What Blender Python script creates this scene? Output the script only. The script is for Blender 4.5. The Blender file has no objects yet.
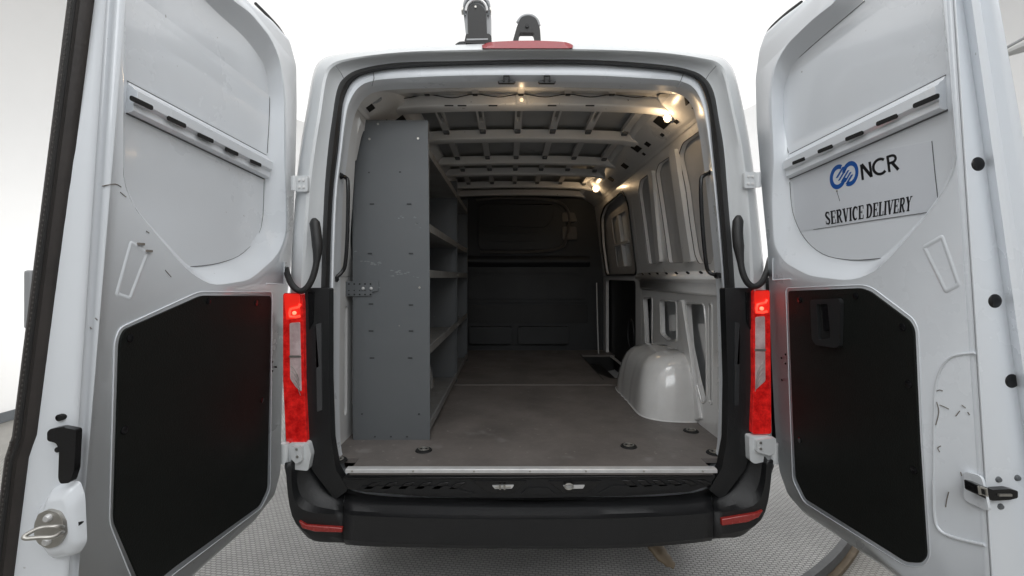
import bpy, bmesh, math, random
from mathutils import Vector, Matrix, geometry
random.seed(7)
sc = bpy.context.scene
COL = sc.collection
F = 450.0; CX = 509.0; CY = 277.0; HZ = 1.46      # lens, horizon and eye height recovered from the photograph
PI = math.pi

# ------------------------------------------------------------------ helpers
def V(X, Y, h): return Vector((X, Y, h + HZ))
def P(px, py, Y): return V((px-CX)/F*Y, Y, (CY-py)/F*Y)

MATS = {}
def mat(name, col, rough=.5, metal=0., coat=0., bump=0., bscale=40., mott=0., mscale=3., mcol=None,
        spec=.5, emis=None, estr=0., speck=0., speckcol=(.05, .045, .04), scratch=0.):
    m = bpy.data.materials.new(name); m.use_nodes = True
    nt = m.node_tree; N = nt.nodes; L = nt.links
    b = N['Principled BSDF']
    b.inputs['Base Color'].default_value = (*col, 1); b.inputs['Roughness'].default_value = rough
    b.inputs['Metallic'].default_value = metal; b.inputs['Coat Weight'].default_value = coat
    b.inputs['Coat Roughness'].default_value = .08
    b.inputs['Specular IOR Level'].default_value = spec
    tc = N.new('ShaderNodeTexCoord')
    cur = None
    if mott:
        n = N.new('ShaderNodeTexNoise'); n.inputs['Scale'].default_value = mscale; n.inputs['Detail'].default_value = 6
        n.inputs['Roughness'].default_value = .65
        L.new(tc.outputs['Object'], n.inputs['Vector'])
        r = N.new('ShaderNodeMapRange'); r.inputs[1].default_value = .35; r.inputs[2].default_value = .7
        r.inputs[4].default_value = mott
        L.new(n.outputs['Fac'], r.inputs[0])
        mx = N.new('ShaderNodeMix'); mx.data_type = 'RGBA'
        mx.inputs[6].default_value = (*col, 1); mx.inputs[7].default_value = (*(mcol or [c*.55 for c in col]), 1)
        L.new(r.outputs[0], mx.inputs[0]); cur = mx.outputs[2]
        rr = N.new('ShaderNodeMapRange'); rr.inputs[3].default_value = rough*.85; rr.inputs[4].default_value = min(1, rough*1.25)
        L.new(n.outputs['Fac'], rr.inputs[0]); L.new(rr.outputs[0], b.inputs['Roughness'])
    if speck:
        n = N.new('ShaderNodeTexNoise'); n.inputs['Scale'].default_value = 34; n.inputs['Detail'].default_value = 2
        L.new(tc.outputs['Object'], n.inputs['Vector'])
        r = N.new('ShaderNodeMapRange'); r.inputs[1].default_value = 1-speck; r.inputs[2].default_value = 1-speck+.03
        r.inputs[4].default_value = .6
        L.new(n.outputs['Fac'], r.inputs[0])
        mx = N.new('ShaderNodeMix'); mx.data_type = 'RGBA'
        mx.inputs[6].default_value = (*col, 1); mx.inputs[7].default_value = (*speckcol, 1)
        if cur: L.new(cur, mx.inputs[6])
        L.new(r.outputs[0], mx.inputs[0]); cur = mx.outputs[2]
    if scratch:
        mp = N.new('ShaderNodeMapping'); mp.inputs['Scale'].default_value = (2, 2, 60); mp.inputs['Rotation'].default_value = (.3, .2, .1)
        n = N.new('ShaderNodeTexNoise'); n.inputs['Scale'].default_value = 2.2; n.inputs['Detail'].default_value = 3
        L.new(tc.outputs['Object'], mp.inputs['Vector']); L.new(mp.outputs[0], n.inputs['Vector'])
        r = N.new('ShaderNodeMapRange'); r.inputs[1].default_value = .66; r.inputs[2].default_value = .74; r.inputs[4].default_value = scratch
        L.new(n.outputs['Fac'], r.inputs[0])
        mx = N.new('ShaderNodeMix'); mx.data_type = 'RGBA'
        mx.inputs[6].default_value = (*col, 1); mx.inputs[7].default_value = (.45, .45, .44, 1)
        if cur: L.new(cur, mx.inputs[6])
        L.new(r.outputs[0], mx.inputs[0]); cur = mx.outputs[2]
    if cur: L.new(cur, b.inputs['Base Color'])
    if bump:
        n = N.new('ShaderNodeTexNoise'); n.inputs['Scale'].default_value = bscale; n.inputs['Detail'].default_value = 4
        L.new(tc.outputs['Object'], n.inputs['Vector'])
        bp = N.new('ShaderNodeBump'); bp.inputs['Strength'].default_value = bump; bp.inputs['Distance'].default_value = .004
        L.new(n.outputs['Fac'], bp.inputs['Height']); L.new(bp.outputs[0], b.inputs['Normal'])
    if emis:
        b.inputs['Emission Color'].default_value = (*emis, 1); b.inputs['Emission Strength'].default_value = estr
    MATS[name] = m
    return m

M_paint = mat('white_paint', (.78, .815, .855), .27, coat=.6, bump=.03, bscale=5, mott=.12, mscale=1.6, mcol=(.64, .665, .69), speck=.235, speckcol=(.25, .24, .22))
M_body = mat('body_white', (.66, .68, .69), .28, coat=.5, bump=.02, bscale=4, mott=.08, mscale=2)
M_inner = mat('interior_paint', (.76, .76, .755), .28, coat=.8, mott=.3, mscale=3, mcol=(.60, .60, .59), bump=.05, bscale=9, speck=.25)
M_arch = mat('wheel_arch_gloss', (.68, .68, .67), .16, coat=1, mott=.35, mscale=6, mcol=(.48, .47, .45), bump=.5, bscale=7, speck=.26)
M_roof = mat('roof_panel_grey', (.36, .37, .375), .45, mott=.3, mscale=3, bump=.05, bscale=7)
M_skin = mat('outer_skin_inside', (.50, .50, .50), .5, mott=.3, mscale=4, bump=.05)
M_seal = mat('black_rubber', (.012, .012, .0125), .5, bump=.1, bscale=90, mott=.5, mscale=6, mcol=(.03, .028, .026))
M_sealb = mat('dusty_rubber', (.022, .019, .018), .55, bump=.25, bscale=70, mott=.6, mscale=5, mcol=(.06, .05, .045))
M_trim = mat('black_trim_board', (.0065, .0078, .0068), .55, bump=.35, bscale=220, mott=.5, mscale=2, mcol=(.011, .0125, .0112), spec=.25)
M_bump = mat('bumper_plastic', (.0085, .009, .010), .42, bump=.3, bscale=260, mott=.5, mscale=3, mcol=(.014, .014, .015))
M_gloss = mat('gloss_black', (.008, .008, .009), .2, mott=.3, mscale=5)
M_floor = mat('cargo_floor_vinyl', (.175, .157, .146), .48, mott=.9, mscale=3.2, mcol=(.098, .088, .083), bump=.25, bscale=60, speck=.30, speckcol=(.27, .25, .23), scratch=.25)
M_alu = mat('brushed_aluminium', (.72, .72, .72), .32, metal=.35, mott=.4, mscale=14, bump=.05, bscale=80)
M_steel = mat('worn_steel', (.50, .485, .45), .33, metal=.8, mott=.5, mscale=20, mcol=(.25, .24, .22))
M_shelf = mat('shelf_grey_paint', (.118, .126, .132), .42, mott=.25, mscale=3, bump=.06, bscale=50, mcol=(.10, .115, .13), speck=.25, speckcol=(.38, .38, .37), coat=.1)
M_shelft = mat('shelf_worn_tray', (.23, .235, .235), .5, mott=.6, mscale=5, mcol=(.13, .115, .10))
M_bulk = mat('bulkhead_grey', (.024, .026, .028), .55, mott=.4, mscale=3, bump=.1, bscale=30)
M_bulk2 = mat('bulkhead_press', (.08, .075, .07), .45, mott=.4)
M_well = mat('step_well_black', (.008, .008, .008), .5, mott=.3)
M_red = mat('red_lens', (.26, .003, .004), .12, coat=1, emis=(1, .012, .01), estr=.13, mott=1, mscale=26, mcol=(.95, .03, .025), bump=.3, bscale=60)
M_redl = mat('red_lens_lit', (.8, .02, .01), .15, coat=1, emis=(1, .03, .02), estr=.40, mott=.3, mscale=30)
M_bulb = mat('lit_bulb', (1, .5, .3), .3, emis=(1, .16, .09), estr=1.3)
M_guide = mat('glowing_light_guide', (.9, .05, .03), .25, emis=(1, .07, .04), estr=1.0, mott=.6, mscale=50)
M_clear = mat('clear_lens', (.46, .33, .33), .10, coat=1, mott=1, mscale=14, mcol=(.74, .60, .60), bump=.4, bscale=50)
M_refl = mat('red_reflector', (.30, .018, .015), .25, coat=.6, mott=.4, mscale=60, mcol=(.42, .04, .03))
M_brake = mat('red_brake_lens', (.24, .008, .014), .3, coat=.25, spec=.3, mott=.4, mscale=20, mcol=(.34, .02, .03))
M_lamp = mat('warm_lamp_lens', (1, .85, .6), .3, emis=(1, .74, .42), estr=7)
M_lampd = mat('warm_lamp_dim', (1, .85, .6), .3, emis=(1, .72, .45), estr=1.0)
M_blue = mat('blue_ink', (.010, .09, .36), .4, mott=.1)
M_black = mat('black_ink', (.008, .008, .01), .4, mott=.1)
M_line = mat('dark_seam', (.13, .135, .14), .6, mott=.3)
M_hole = mat('dark_opening', (.006, .006, .006), .7, mott=.2)
M_rust = mat('brown_metal', (.20, .155, .105), .5, metal=.3, mott=.7, mscale=14, mcol=(.12, .09, .06))
M_scuff = mat('scuff_dark', (.16, .14, .12), .7, mott=.5, mscale=60, mcol=(.35, .33, .31))
M_greyp = mat('grey_plastic', (.33, .34, .35), .4, mott=.2)
M_decal = mat('decal_film', (.70, .73, .775), .28, coat=.3, mott=.06)

SPLIT = {'bulkhead_bolt','mast_bolt','rivet','wall_tab','rail_slot','bow_slot','cantrail_opening','hinge_bolt','lens_cell','lens_ring','corner_module','drain_mark','drain_hole','catch_screw','edge_hole','latch_bolt','panel_slot','panel_rivet','shelf_bolt','bracket_hole','bracket_bolt','wear_patch','brace_hole','scuff_mark','striker_loop','panel_sealant','film_edge','outer_panel','panel_flange'}
def islands(bm):
    seen = set(); out = []
    for f in bm.faces:
        if f in seen: continue
        st = [f]; seen.add(f); isl = []
        while st:
            g = st.pop(); isl.append(g)
            for v in g.verts:
                for k in v.link_faces:
                    if k not in seen: seen.add(k); st.append(k)
        out.append(isl)
    return out
def finish(name, bm, m, parent=None, smooth=False, bevel=0., segs=2, ang=35, recalc=True):
    if name in SPLIT:
        isl = islands(bm)
        if len(isl) > 1:
            last = None
            for fs in isl:
                nb = bmesh.new(); mp = {}
                for f in fs:
                    for v in f.verts:
                        if v not in mp: mp[v] = nb.verts.new(v.co)
                    nb.faces.new([mp[v] for v in f.verts])
                last = finish1(name, nb, m, parent, smooth, bevel, segs, ang, recalc)
            bm.free(); return last
    return finish1(name, bm, m, parent, smooth, bevel, segs, ang, recalc)
def finish1(name, bm, m, parent=None, smooth=False, bevel=0., segs=2, ang=35, recalc=True):
    if recalc: bmesh.ops.recalc_face_normals(bm, faces=bm.faces)
    me = bpy.data.meshes.new(name); bm.to_mesh(me); bm.free()
    o = bpy.data.objects.new(name, me); COL.objects.link(o)
    for mm in (m if isinstance(m, (list, tuple)) else [m]): me.materials.append(mm)
    if parent: o.parent = parent; o.matrix_parent_inverse = Matrix.Translation(-ROOTLOC(parent))
    if smooth:
        for p in me.polygons: p.use_smooth = True
    if bevel:
        md = o.modifiers.new('bevel', 'BEVEL'); md.width = bevel; md.segments = segs
        md.limit_method = 'ANGLE'; md.angle_limit = math.radians(ang); md.harden_normals = False
        md.use_clamp_overlap = True
    if smooth or bevel:
        for p in me.polygons: p.use_smooth = True
        try:
            me.set_sharp_from_angle(angle=math.radians(38))
        except Exception: pass
    return o
def ROOTLOC(p):
    return Vector(p.location) if p.type == 'EMPTY' else Vector((0, 0, 0))
def empty(name, loc, label, cat, group=None):
    o = bpy.data.objects.new(name, None); COL.objects.link(o); o.location = loc
    o['label'] = label; o['category'] = cat
    if group: o['group'] = group
    return o
def BM(): return bmesh.new()

def add_loft(bm, rows, closed=True, cap0=False, cap1=False, mi=0):
    vr = [[bm.verts.new(p) for p in r] for r in rows]
    n = len(rows[0])
    for a, b in zip(vr, vr[1:]):
        for i in range(n if closed else n-1):
            j = (i+1) % n
            try: bm.faces.new((a[i], a[j], b[j], b[i])).material_index = mi
            except ValueError: pass
    if cap0: bm.faces.new(vr[0]).material_index = mi
    if cap1: bm.faces.new(list(reversed(vr[-1]))).material_index = mi
def add_box(bm, c, s, rot=None, mi=0):
    r = bmesh.ops.create_cube(bm, size=1.0)
    vs = r['verts']
    M = Matrix.Translation(c) @ (rot.to_4x4() if rot else Matrix()) @ Matrix.Diagonal((*s, 1))
    bmesh.ops.transform(bm, matrix=M, verts=vs)
def add_tube(bm, pts, rad, seg=10, caps=True, flat=1.0, up=None):
    pts = [Vector(p) for p in pts]; n = len(pts); rows = []
    t0 = (pts[1]-pts[0]).normalized()
    ref = Vector(up) if up else (Vector((0, 0, 1)) if abs(t0.z) < .9 else Vector((1, 0, 0)))
    nrm = (ref - t0*ref.dot(t0)).normalized()
    for i, p in enumerate(pts):
        t = (pts[min(i+1, n-1)]-pts[max(i-1, 0)]).normalized()
        nrm = (nrm - t*nrm.dot(t)).normalized(); bn = t.cross(nrm)
        r = rad[i] if isinstance(rad, (list, tuple)) else rad
        rows.append([p + nrm*math.cos(2*PI*k/seg)*r*flat + bn*math.sin(2*PI*k/seg)*r for k in range(seg)])
    add_loft(bm, rows, True, caps, caps)
def add_cyl(bm, a, b, r, seg=16, r2=None):
    add_tube(bm, [a, b], [r, r if r2 is None else r2], seg)
def catmull(pts, k=4, closed=False):
    n = len(pts); out = []
    rng = range(n) if closed else range(n-1)
    for i in rng:
        if closed: p0, p1, p2, p3 = pts[i-1], pts[i], pts[(i+1) % n], pts[(i+2) % n]
        else: p0, p1, p2, p3 = pts[max(i-1, 0)], pts[i], pts[i+1], pts[min(i+2, n-1)]
        for j in range(k):
            t = j/k
            out.append(tuple(.5*(2*b+(c-a)*t+(2*a-5*b+4*c-d)*t*t+(3*b-a-3*c+d)*t**3) for a, b, c, d in zip(p0, p1, p2, p3)))
    if not closed: out.append(tuple(pts[-1]))
    return out
def fillet(poly, r, k=4):
    out = []; n = len(poly)
    for i in range(n):
        a, b, c = Vector(poly[i-1]), Vector(poly[i]), Vector(poly[(i+1) % n])
        rr = r[i] if isinstance(r, (list, tuple)) else r
        l1, l2 = (a-b).length, (c-b).length
        d = min(rr, l1*.45, l2*.45)
        if d < 1e-5: out.append(tuple(b)); continue
        p, q = b+(a-b).normalized()*d, b+(c-b).normalized()*d
        for j in range(k+1):
            t = j/k; out.append(tuple(p*(1-t)**2+b*2*t*(1-t)+q*t*t))
    return out
def inset(poly, d):
    n = len(poly); A = sum(poly[i-1][0]*poly[i][1]-poly[i][0]*poly[i-1][1] for i in range(n)); sg = 1 if A > 0 else -1
    out = []
    for i in range(n):
        a, b, c = Vector(poly[i-1]), Vector(poly[i]), Vector(poly[(i+1) % n])
        e1, e2 = (b-a), (c-b)
        if e1.length < 1e-7 or e2.length < 1e-7: e1 = e2 = (c-a)
        n1, n2 = Vector((-e1.y, e1.x)).normalized(), Vector((-e2.y, e2.x)).normalized()
        m = (n1+n2); m = m.normalized() if m.length > 1e-6 else n1
        out.append(tuple(b+m*sg*d/max(.5, m.dot(n1))))
    return out
def resample(poly, n):
    L = [0]
    for i in range(len(poly)): L.append(L[-1]+(Vector(poly[(i+1) % len(poly)])-Vector(poly[i])).length)
    out = []; j = 0
    for k in range(n):
        t = L[-1]*k/n
        while L[j+1] < t: j += 1
        a, b = Vector(poly[j]), Vector(poly[(j+1) % len(poly)])
        f = (t-L[j])/max(1e-9, L[j+1]-L[j]); out.append(tuple(a+(b-a)*f))
    return out
def add_plate(bm, outer, holes, f, n0, n1, mi=0):
    """outline with holes in (a,b), mapped to 3-D by f(a,b,n); real thickness from n0 to n1"""
    loops = [outer]+list(holes)
    tris = geometry.tessellate_polygon([[Vector((p[0], p[1], 0)) for p in l] for l in loops])
    flat = [p for l in loops for p in l]
    A = [bm.verts.new(f(p[0], p[1], n0)) for p in flat]; B = [bm.verts.new(f(p[0], p[1], n1)) for p in flat]
    for t in tris:
        try:
            bm.faces.new([A[i] for i in t]).material_index = mi
            bm.faces.new([B[i] for i in reversed(t)]).material_index = mi
        except ValueError: pass
    s = 0
    for l in loops:
        n = len(l)
        for i in range(n):
            j = (i+1) % n
            try: bm.faces.new((A[s+i], A[s+j], B[s+j], B[s+i])).material_index = mi
            except ValueError: pass
        s += n
def rect(a0, a1, b0, b1): return [(a0, b0), (a1, b0), (a1, b1), (a0, b1)]

# ------------------------------------------------------------------ setting: photo booth
def struct(name, bm, m, label, smooth=False, bevel=0):
    o = finish(name, bm, m, None, smooth, bevel); o['kind'] = 'structure'; o['label'] = label; return o

def weave_mat(name, col, dark, spec):
    m = bpy.data.materials.new(name); m.use_nodes = True; nt = m.node_tree; N = nt.nodes; L = nt.links
    b = N['Principled BSDF']; tc = N.new('ShaderNodeTexCoord')
    mp = N.new('ShaderNodeMapping'); mp.inputs['Rotation'].default_value = (0, 0, math.radians(8))
    L.new(tc.outputs['Object'], mp.inputs['Vector'])
    br = N.new('ShaderNodeTexBrick'); br.inputs['Scale'].default_value = 1
    br.inputs['Brick Width'].default_value = .030; br.inputs['Row Height'].default_value = .017
    br.inputs['Mortar Size'].default_value = .0042; br.inputs['Mortar Smooth'].default_value = .9
    br.inputs['Color1'].default_value = (*col, 1); br.inputs['Color2'].default_value = (*[c*.86 for c in col], 1)
    br.inputs['Mortar'].default_value = (*dark, 1); br.inputs['Bias'].default_value = 0
    L.new(mp.outputs[0], br.inputs['Vector'])
    n = N.new('ShaderNodeTexNoise'); n.inputs['Scale'].default_value = 1.7; n.inputs['Detail'].default_value = 7
    L.new(tc.outputs['Object'], n.inputs['Vector'])
    r = N.new('ShaderNodeMapRange'); r.inputs[1].default_value = .35; r.inputs[2].default_value = .7; r.inputs[3].default_value = 1.0; r.inputs[4].default_value = .72
    L.new(n.outputs['Fac'], r.inputs[0])
    mx = N.new('ShaderNodeMix'); mx.data_type = 'RGBA'; mx.blend_type = 'MULTIPLY'; mx.inputs[0].default_value = 1
    L.new(br.outputs['Color'], mx.inputs[6]); L.new(r.outputs[0], mx.inputs[7]); L.new(mx.outputs[2], b.inputs['Base Color'])
    rr = N.new('ShaderNodeMapRange'); rr.inputs[3].default_value = .28; rr.inputs[4].default_value = .5
    L.new(n.outputs['Fac'], rr.inputs[0]); L.new(rr.outputs[0], b.inputs['Roughness'])
    b.inputs['Specular IOR Level'].default_value = spec
    inv = N.new('ShaderNodeMath'); inv.operation = 'SUBTRACT'; inv.inputs[0].default_value = 1
    L.new(br.outputs['Fac'], inv.inputs[1])
    bp = N.new('ShaderNodeBump'); bp.inputs['Strength'].default_value = .9; bp.inputs['Distance'].default_value = .003
    L.new(inv.outputs[0], bp.inputs['Height']); L.new(bp.outputs[0], b.inputs['Normal'])
    return m
M_disc = weave_mat('woven_grey_sheet', (.52, .515, .505), (.20, .198, .192), .5)
M_ground = weave_mat('woven_sheet_warm_lit', (.50, .485, .455), (.24, .23, .21), .5)  # same weave as the disc, warm light put into the colour as beige
M_wall = mat('white_cyclorama', (.80, .80, .80), .75, mott=.08, mscale=.4, bump=.02, bscale=3)
M_ceil = mat('backlit_ceiling_sheet', (.25, .25, .25), .8, emis=(1, .995, .985), estr=.78)
M_edge = mat('disc_edge_band', (.115, .12, .125), .5, mott=.5, mscale=9, mcol=(.06, .06, .06))
M_skirt = mat('skirting_grey', (.10, .11, .12), .6, mott=.3)

bm = BM(); R = 14
vs = [bm.verts.new((R*math.cos(2*PI*i/64), 4+R*math.sin(2*PI*i/64), -.075)) for i in range(64)]
bm.faces.new(vs); struct('floor', bm, M_ground, 'woven studio floor around the turntable, tinted beige as if warmly lit')
# booth wall outline (rounded far end, straight sides), then cove up to a backlit ceiling
def wall_pts(off):
    pts = []; R = 5.35-off; c = (0.0, 6.5)
    for i in range(49):
        a = PI*i/48
        pts.append((c[0]+R*math.cos(a), c[1]+R*math.sin(a)))
    pts += [(-R, 5), (-R, 3), (-R, 0)]
    for i in range(9):
        a = PI+PI/2*i/8; pts.append((-R+2+2*math.cos(a), -3+2*math.sin(a)))
    for i in range(9):
        a = 1.5*PI+PI/2*i/8; pts.append((R-2+2*math.cos(a), -3+2*math.sin(a)))
    pts += [(R, 0), (R, 3), (R, 5)]
    return pts
bm = BM()
CH = 4.3; CR = 1.2
rows = [[Vector((x, y, -.075)) for x, y in wall_pts(0)], [Vector((x, y, CH-CR)) for x, y in wall_pts(0)]]
for k in range(1, 9):
    a = PI/2*k/8
    rows.append([Vector((x, y, CH-CR+CR*math.sin(a))) for x, y in wall_pts(CR*(1-math.cos(a)))])
add_loft(bm, rows); struct('wall', bm, M_wall, 'white curved photo booth wall with coved top', smooth=True)
bm = BM()
vs = [bm.verts.new((x, y, CH)) for x, y in wall_pts(CR)]
bm.faces.new(vs); struct('ceiling', bm, M_ceil, 'white backlit stretched ceiling over the booth')
bm = BM()
add_loft(bm, [[Vector((x, y, z)) for x, y in wall_pts(o)] for o, z in ((.002, -.07), (.035, -.07), (.035, .03), (.002, .03))])
struct('skirting', bm, M_skirt, 'dark grey skirting at the foot of the white wall')
# turntable
tt = empty('turntable', (-.25, 4.94, -.07), 'low round woven-topped turntable carrying the white van', 'turntable')
bm = BM(); ctr = Vector((-.25, 4.94, 0)); RT = 3.25
def ring(r, z, n=160): return [Vector((ctr.x+r*math.cos(2*PI*i/n), ctr.y+r*math.sin(2*PI*i/n), z)) for i in range(n)]
add_loft(bm, [ring(RT-.03, -.012), ring(RT-.03, -.001)], True, False, False)
bm.faces.new([bm.verts.new(p) for p in ring(RT-.028, 0)])
finish('turntable_top', bm, M_disc, tt)
bm = BM(); add_loft(bm, [ring(RT-.034, -.006), ring(RT-.034, .004), ring(RT, .004), ring(RT+.002, -.045), ring(RT-.03, -.045)], True)
finish('edge_band', bm, M_edge, tt)
bm = BM(); add_loft(bm, [ring(RT+.03, -.072), ring(RT+.03, -.050), ring(RT-.03, -.046)], True)
finish('base_ring', bm, M_rust, tt)

# ------------------------------------------------------------------ the van
van = empty('cargo_van', (.085, 4.4, 0), 'white cargo van seen from behind with both rear doors wide open', 'van')
N_ = lambda L, R: L + R
loopA = [(528,43),(460,44.5),(400,48),(340,54),(321,60),(313,74),(307,107),(300,150),(295,200),(290,290),(286,380),(285,440),(288,480),(302,500),(400,510),
         (528,510),(660,508),(757,498),(771,475),(772,440),(770,380),(766,290),(757,200),(751,150),(743,107),(736,77),(728,62),(712,55),(660,49),(596,44)]
loopB = [(528,50),(460,51),(400,53),(352,59),(332,66),(325,80),(320,113),(314,150),(308,200),(303,290),(300,380),(300,440),(305,475),(320,495),(400,505),
         (528,505),(660,504),(735,494),(749,474),(754,440),(754,380),(752,290),(747,200),(741,150),(732,107),(725,76),(718,64),(702,59),(660,53),(596,50.5)]
loopC = [(528,59.5),(460,61),(400,62.5),(362,68.5),(345,77),(337,90),(332,120),(328,150),(324,200),(321,290),(320,380),(322,440),(326,475),(340,494),(400,503),
         (528,503),(660,502),(716,494),(731,474),(735,440),(737,380),(735,290),(728,200),(724,150),(719,120),(714,93),(705,78),(690,70),(660,64.5),(596,60)]
loopD = [(528,64.5),(460,65.5),(400,68.5),(370,73),(353,81),(344,99),(341,120),(338,150),(332.5,200),(329.5,290),(329,380),(330,440),(334,468),(346,488),(400,497),
         (528,497),(660,496),(711,487),(722,468),(727,440),(728,380),(725,290),(718,200),(713,150),(710,120),(706,99),(698,81),(684,74),(660,70),(596,65)]
loopD2= [(528,75),(460,75.5),(400,78),(372,81),(358,88),(349,103),(345,121),(341.5,150),(336,200),(333,290),(332,380),(333,440),(337,467),(347,481),(400,489),
         (528,489),(660,487),(709,479),(720.5,467),(725,440),(726.2,380),(723.3,290),(715.5,200),(710,150),(706,121),(702,103),(694,88),(680,81),(660,79),(596,75.5)]
loopE = [(528,82.5),(460,83),(400,84.4),(374,87),(362,93),(353.5,105),(348.5,121),(344,150),(338.5,200),(336,290),(335,380),(336,440),(340,465),(348,475.5),(400,480),
         (528,480),(660,477),(706,472),(718,465),(723,440),(724,380),(721.5,290),(713,200),(707,150),(702,121),(698,105),(690,93.5),(677,87.5),(660,85.8),(596,83.2)]
def LP(lp, Y, k=4): return [P(x, y, Y) for x, y in catmull(lp, k, True)]
def mixl(a, b, t): return [(p[0]*(1-t)+q[0]*t, p[1]*(1-t)+q[1]*t) for p, q in zip(a, b)]
def ext(rw, dy, sx=1, sz=1): return [Vector((.085+(p.x-.085)*sx, p.y+dy, .5+(p.z-.5)*sz)) for p in rw]
bm = BM()
a0 = LP(loopA, 1.945)
rows = [LP(loopC, 1.935), LP(mixl(loopB, loopC, .8), 1.93), LP(mixl(loopB, loopC, .35), 1.905), LP(mixl(loopB, loopC, .08), 1.885), LP(mixl(loopA, loopB, .85), 1.880), LP(mixl(loopA, loopB, .4), 1.893), LP(mixl(loopA, loopB, .12), 1.913),
        a0, ext(a0, .06, 1.006, 1.003), ext(a0, .6, 1.012, 1.012), ext(a0, 3.4, 1.0, 1.015), ext(a0, 4.3, .98, .98), ext(a0, 5.1, .9, .62), ext(a0, 5.5, .8, .4)]
add_loft(bm, rows, True, False, True)
finish('body', bm, M_body, van, smooth=True)
bm = BM()   # door aperture return
rows = [LP(loopD, 1.935), LP(mixl(loopD, loopD2, .5), 1.925), LP(loopD2, 1.93), LP(mixl(loopD2, loopE, .8), 1.965), LP(loopE, 1.98)]
rows.append(ext(rows[-1], .05))
add_loft(bm, rows); finish('door_frame', bm, M_paint, van, smooth=True)
bm = BM()
rows = [LP(loopC, 1.94), LP(mixl(loopC, loopD, .15), 1.915), LP(mixl(loopC, loopD, .5), 1.90), LP(mixl(loopC, loopD, .85), 1.915), LP(loopD, 1.94)]
add_loft(bm, rows); finish('door_seal', bm, M_seal, van, smooth=True)
# header crease lines and corner joints
for pl in ([(373,70),(374,78),(372,86)], [(684,72),(681,80),(677,88)]):
    bm = BM(); add_tube(bm, [P(x, y, 1.922) for x, y in pl], .0014, 6); finish('joint_line', bm, M_line, van)
for pl in ([(336,66),(341,73),(344,79)], [(716,66),(709,74),(706,79)]):
    bm = BM(); add_tube(bm, [P(x, y, 1.879) for x, y in pl], .0014, 6); finish('joint_line', bm, M_line, van)

def pix_plate(name, pts, Y, th, m, parent=None, r=0, bevel=.003, holes=(), smooth=False):
    """outline standing at distance Y, facing back, with real thickness"""
    bm = BM()
    w = [((x-CX)/F*Y, (CY-y)/F*Y) for x, y in pts]
    if r: w = fillet(w, r)
    hs = [[((x-CX)/F*Y, (CY-y)/F*Y) for x, y in h] for h in holes]
    add_plate(bm, w, hs, lambda a, b, n: V(a, Y+n, b), 0, th)
    return finish(name, bm, m, parent or van, bevel=bevel)

# black pillar trims between lamps and opening
for L in (True, False):
    if L: o = [(305,288),(329,288),(329,380),(331,440),(336,470),(348,490),(335,500),(312,470),(304,440)]
    else: o = [(754,288),(725,288),(728,380),(727,440),(722,468),(709,490),(722,500),(745,470),(754,440)]
    t = pix_plate('pillar_trim', o, 1.868, .05, M_bump, r=.01, bevel=.008)
    if L: s = [(315.5,324),(321,323),(322,410),(317,412)]; g = [(308,292),(314,292),(313,322),(309,330)]
    else: s = [(735,322),(740,323),(739,405),(734.5,406)]; g = [(746,292),(751,292),(751,330),(747,322)]
    b2 = pix_plate('trim_strip', s, 1.862, .008, M_greyp if L else M_bump, t, r=.004, bevel=.001)
    b2.data.materials[0] = mat('strip_grey', (.06, .062, .065), .5, mott=.3) if L else M_bulk
    pix_plate('trim_cover', g, 1.860, .01, M_gloss, t, r=.003)

# bumper
R0 = [(318,440),(324,470),(345,493),(430,500),(528,502),(630,500),(711,492),(731,470),(737,440)]
R1 = [(303,446),(309,482),(343,504),(430,508),(528,509),(630,508),(713,503),(747,480),(755,446)]
R1b= [(296,455),(302,497),(343,511),(430,514.5),(528,515.5),(630,514.5),(714,509),(754,493),(763,455)]
R1c= [(291,462),(298,506),(343,515),(430,519),(528,520),(630,518.5),(714,513),(758,502),(767,460)]
R2 = [(285,463),(296,524),(343,538),(430,543),(528,544.5),(630,543),(713,535.5),(761,520),(773,460)]
R3 = [(284.5,468),(303,533),(345,543),(430,546),(528,547),(630,546),(712,539),(750,529),(774,466)]
Ys = [1.90, 1.845, 1.825, 1.795, 1.79, 1.82]
def bow_y(i): return [.018, .016, .008, .002, 0, .002, .008, .016, .018][i]
def brow(rw, Y, i0, i1):
    pts = catmull([(x, y, Y+bow_y(i)) for i, (x, y) in enumerate(rw)], 6)
    return [P(*p) for p in pts[i0*6:i1*6+1]]
for name, i0, i1 in (('bumper_corner', 0, 2), ('bumper', 2, 6), ('bumper_corner', 6, 8)):
    bm = BM(); off = .0015
    rows = [brow(r, y, i0, i1) for r, y in zip((R0, R1, R1b, R1c, R2, R3), Ys)]
    last = [Vector((p.x, p.y+.14, p.z+.01)) for p in rows[-1]]; rows.append(last)
    if i0 == 2:
        for r in rows: r[0].x += .003; r[-1].x -= .003
    add_loft(bm, rows, closed=False)
    bk = finish(name, bm, M_bump, van, smooth=True)
    md = bk.modifiers.new('thickness', 'SOLIDIFY'); md.thickness = .006; md.offset = -1
    if name == 'bumper_corner':
        if i0 == 0: rp = [(298.5,521),(306,525.5),(342,528.2),(342,532.8),(315,532.0),(302,528.5)]
        else: rp = [(722,519.5),(756,513.5),(763.5,510.5),(759,517.5),(748,522.5),(722,526)]
        bm2 = BM()
        def yb(x): 
            t = (343-x)/48 if x < 400 else (x-713)/48
            return 1.787+.006+.012*max(0, t)
        f3 = [P(x, y, yb(x)-.008) for x, y in rp]; b3 = [p+Vector((0, .02, 0)) for p in f3]
        add_loft(bm2, [f3, b3], True, True, True)
        finish('reflector', bm2, M_refl, bk, bevel=.003)

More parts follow.
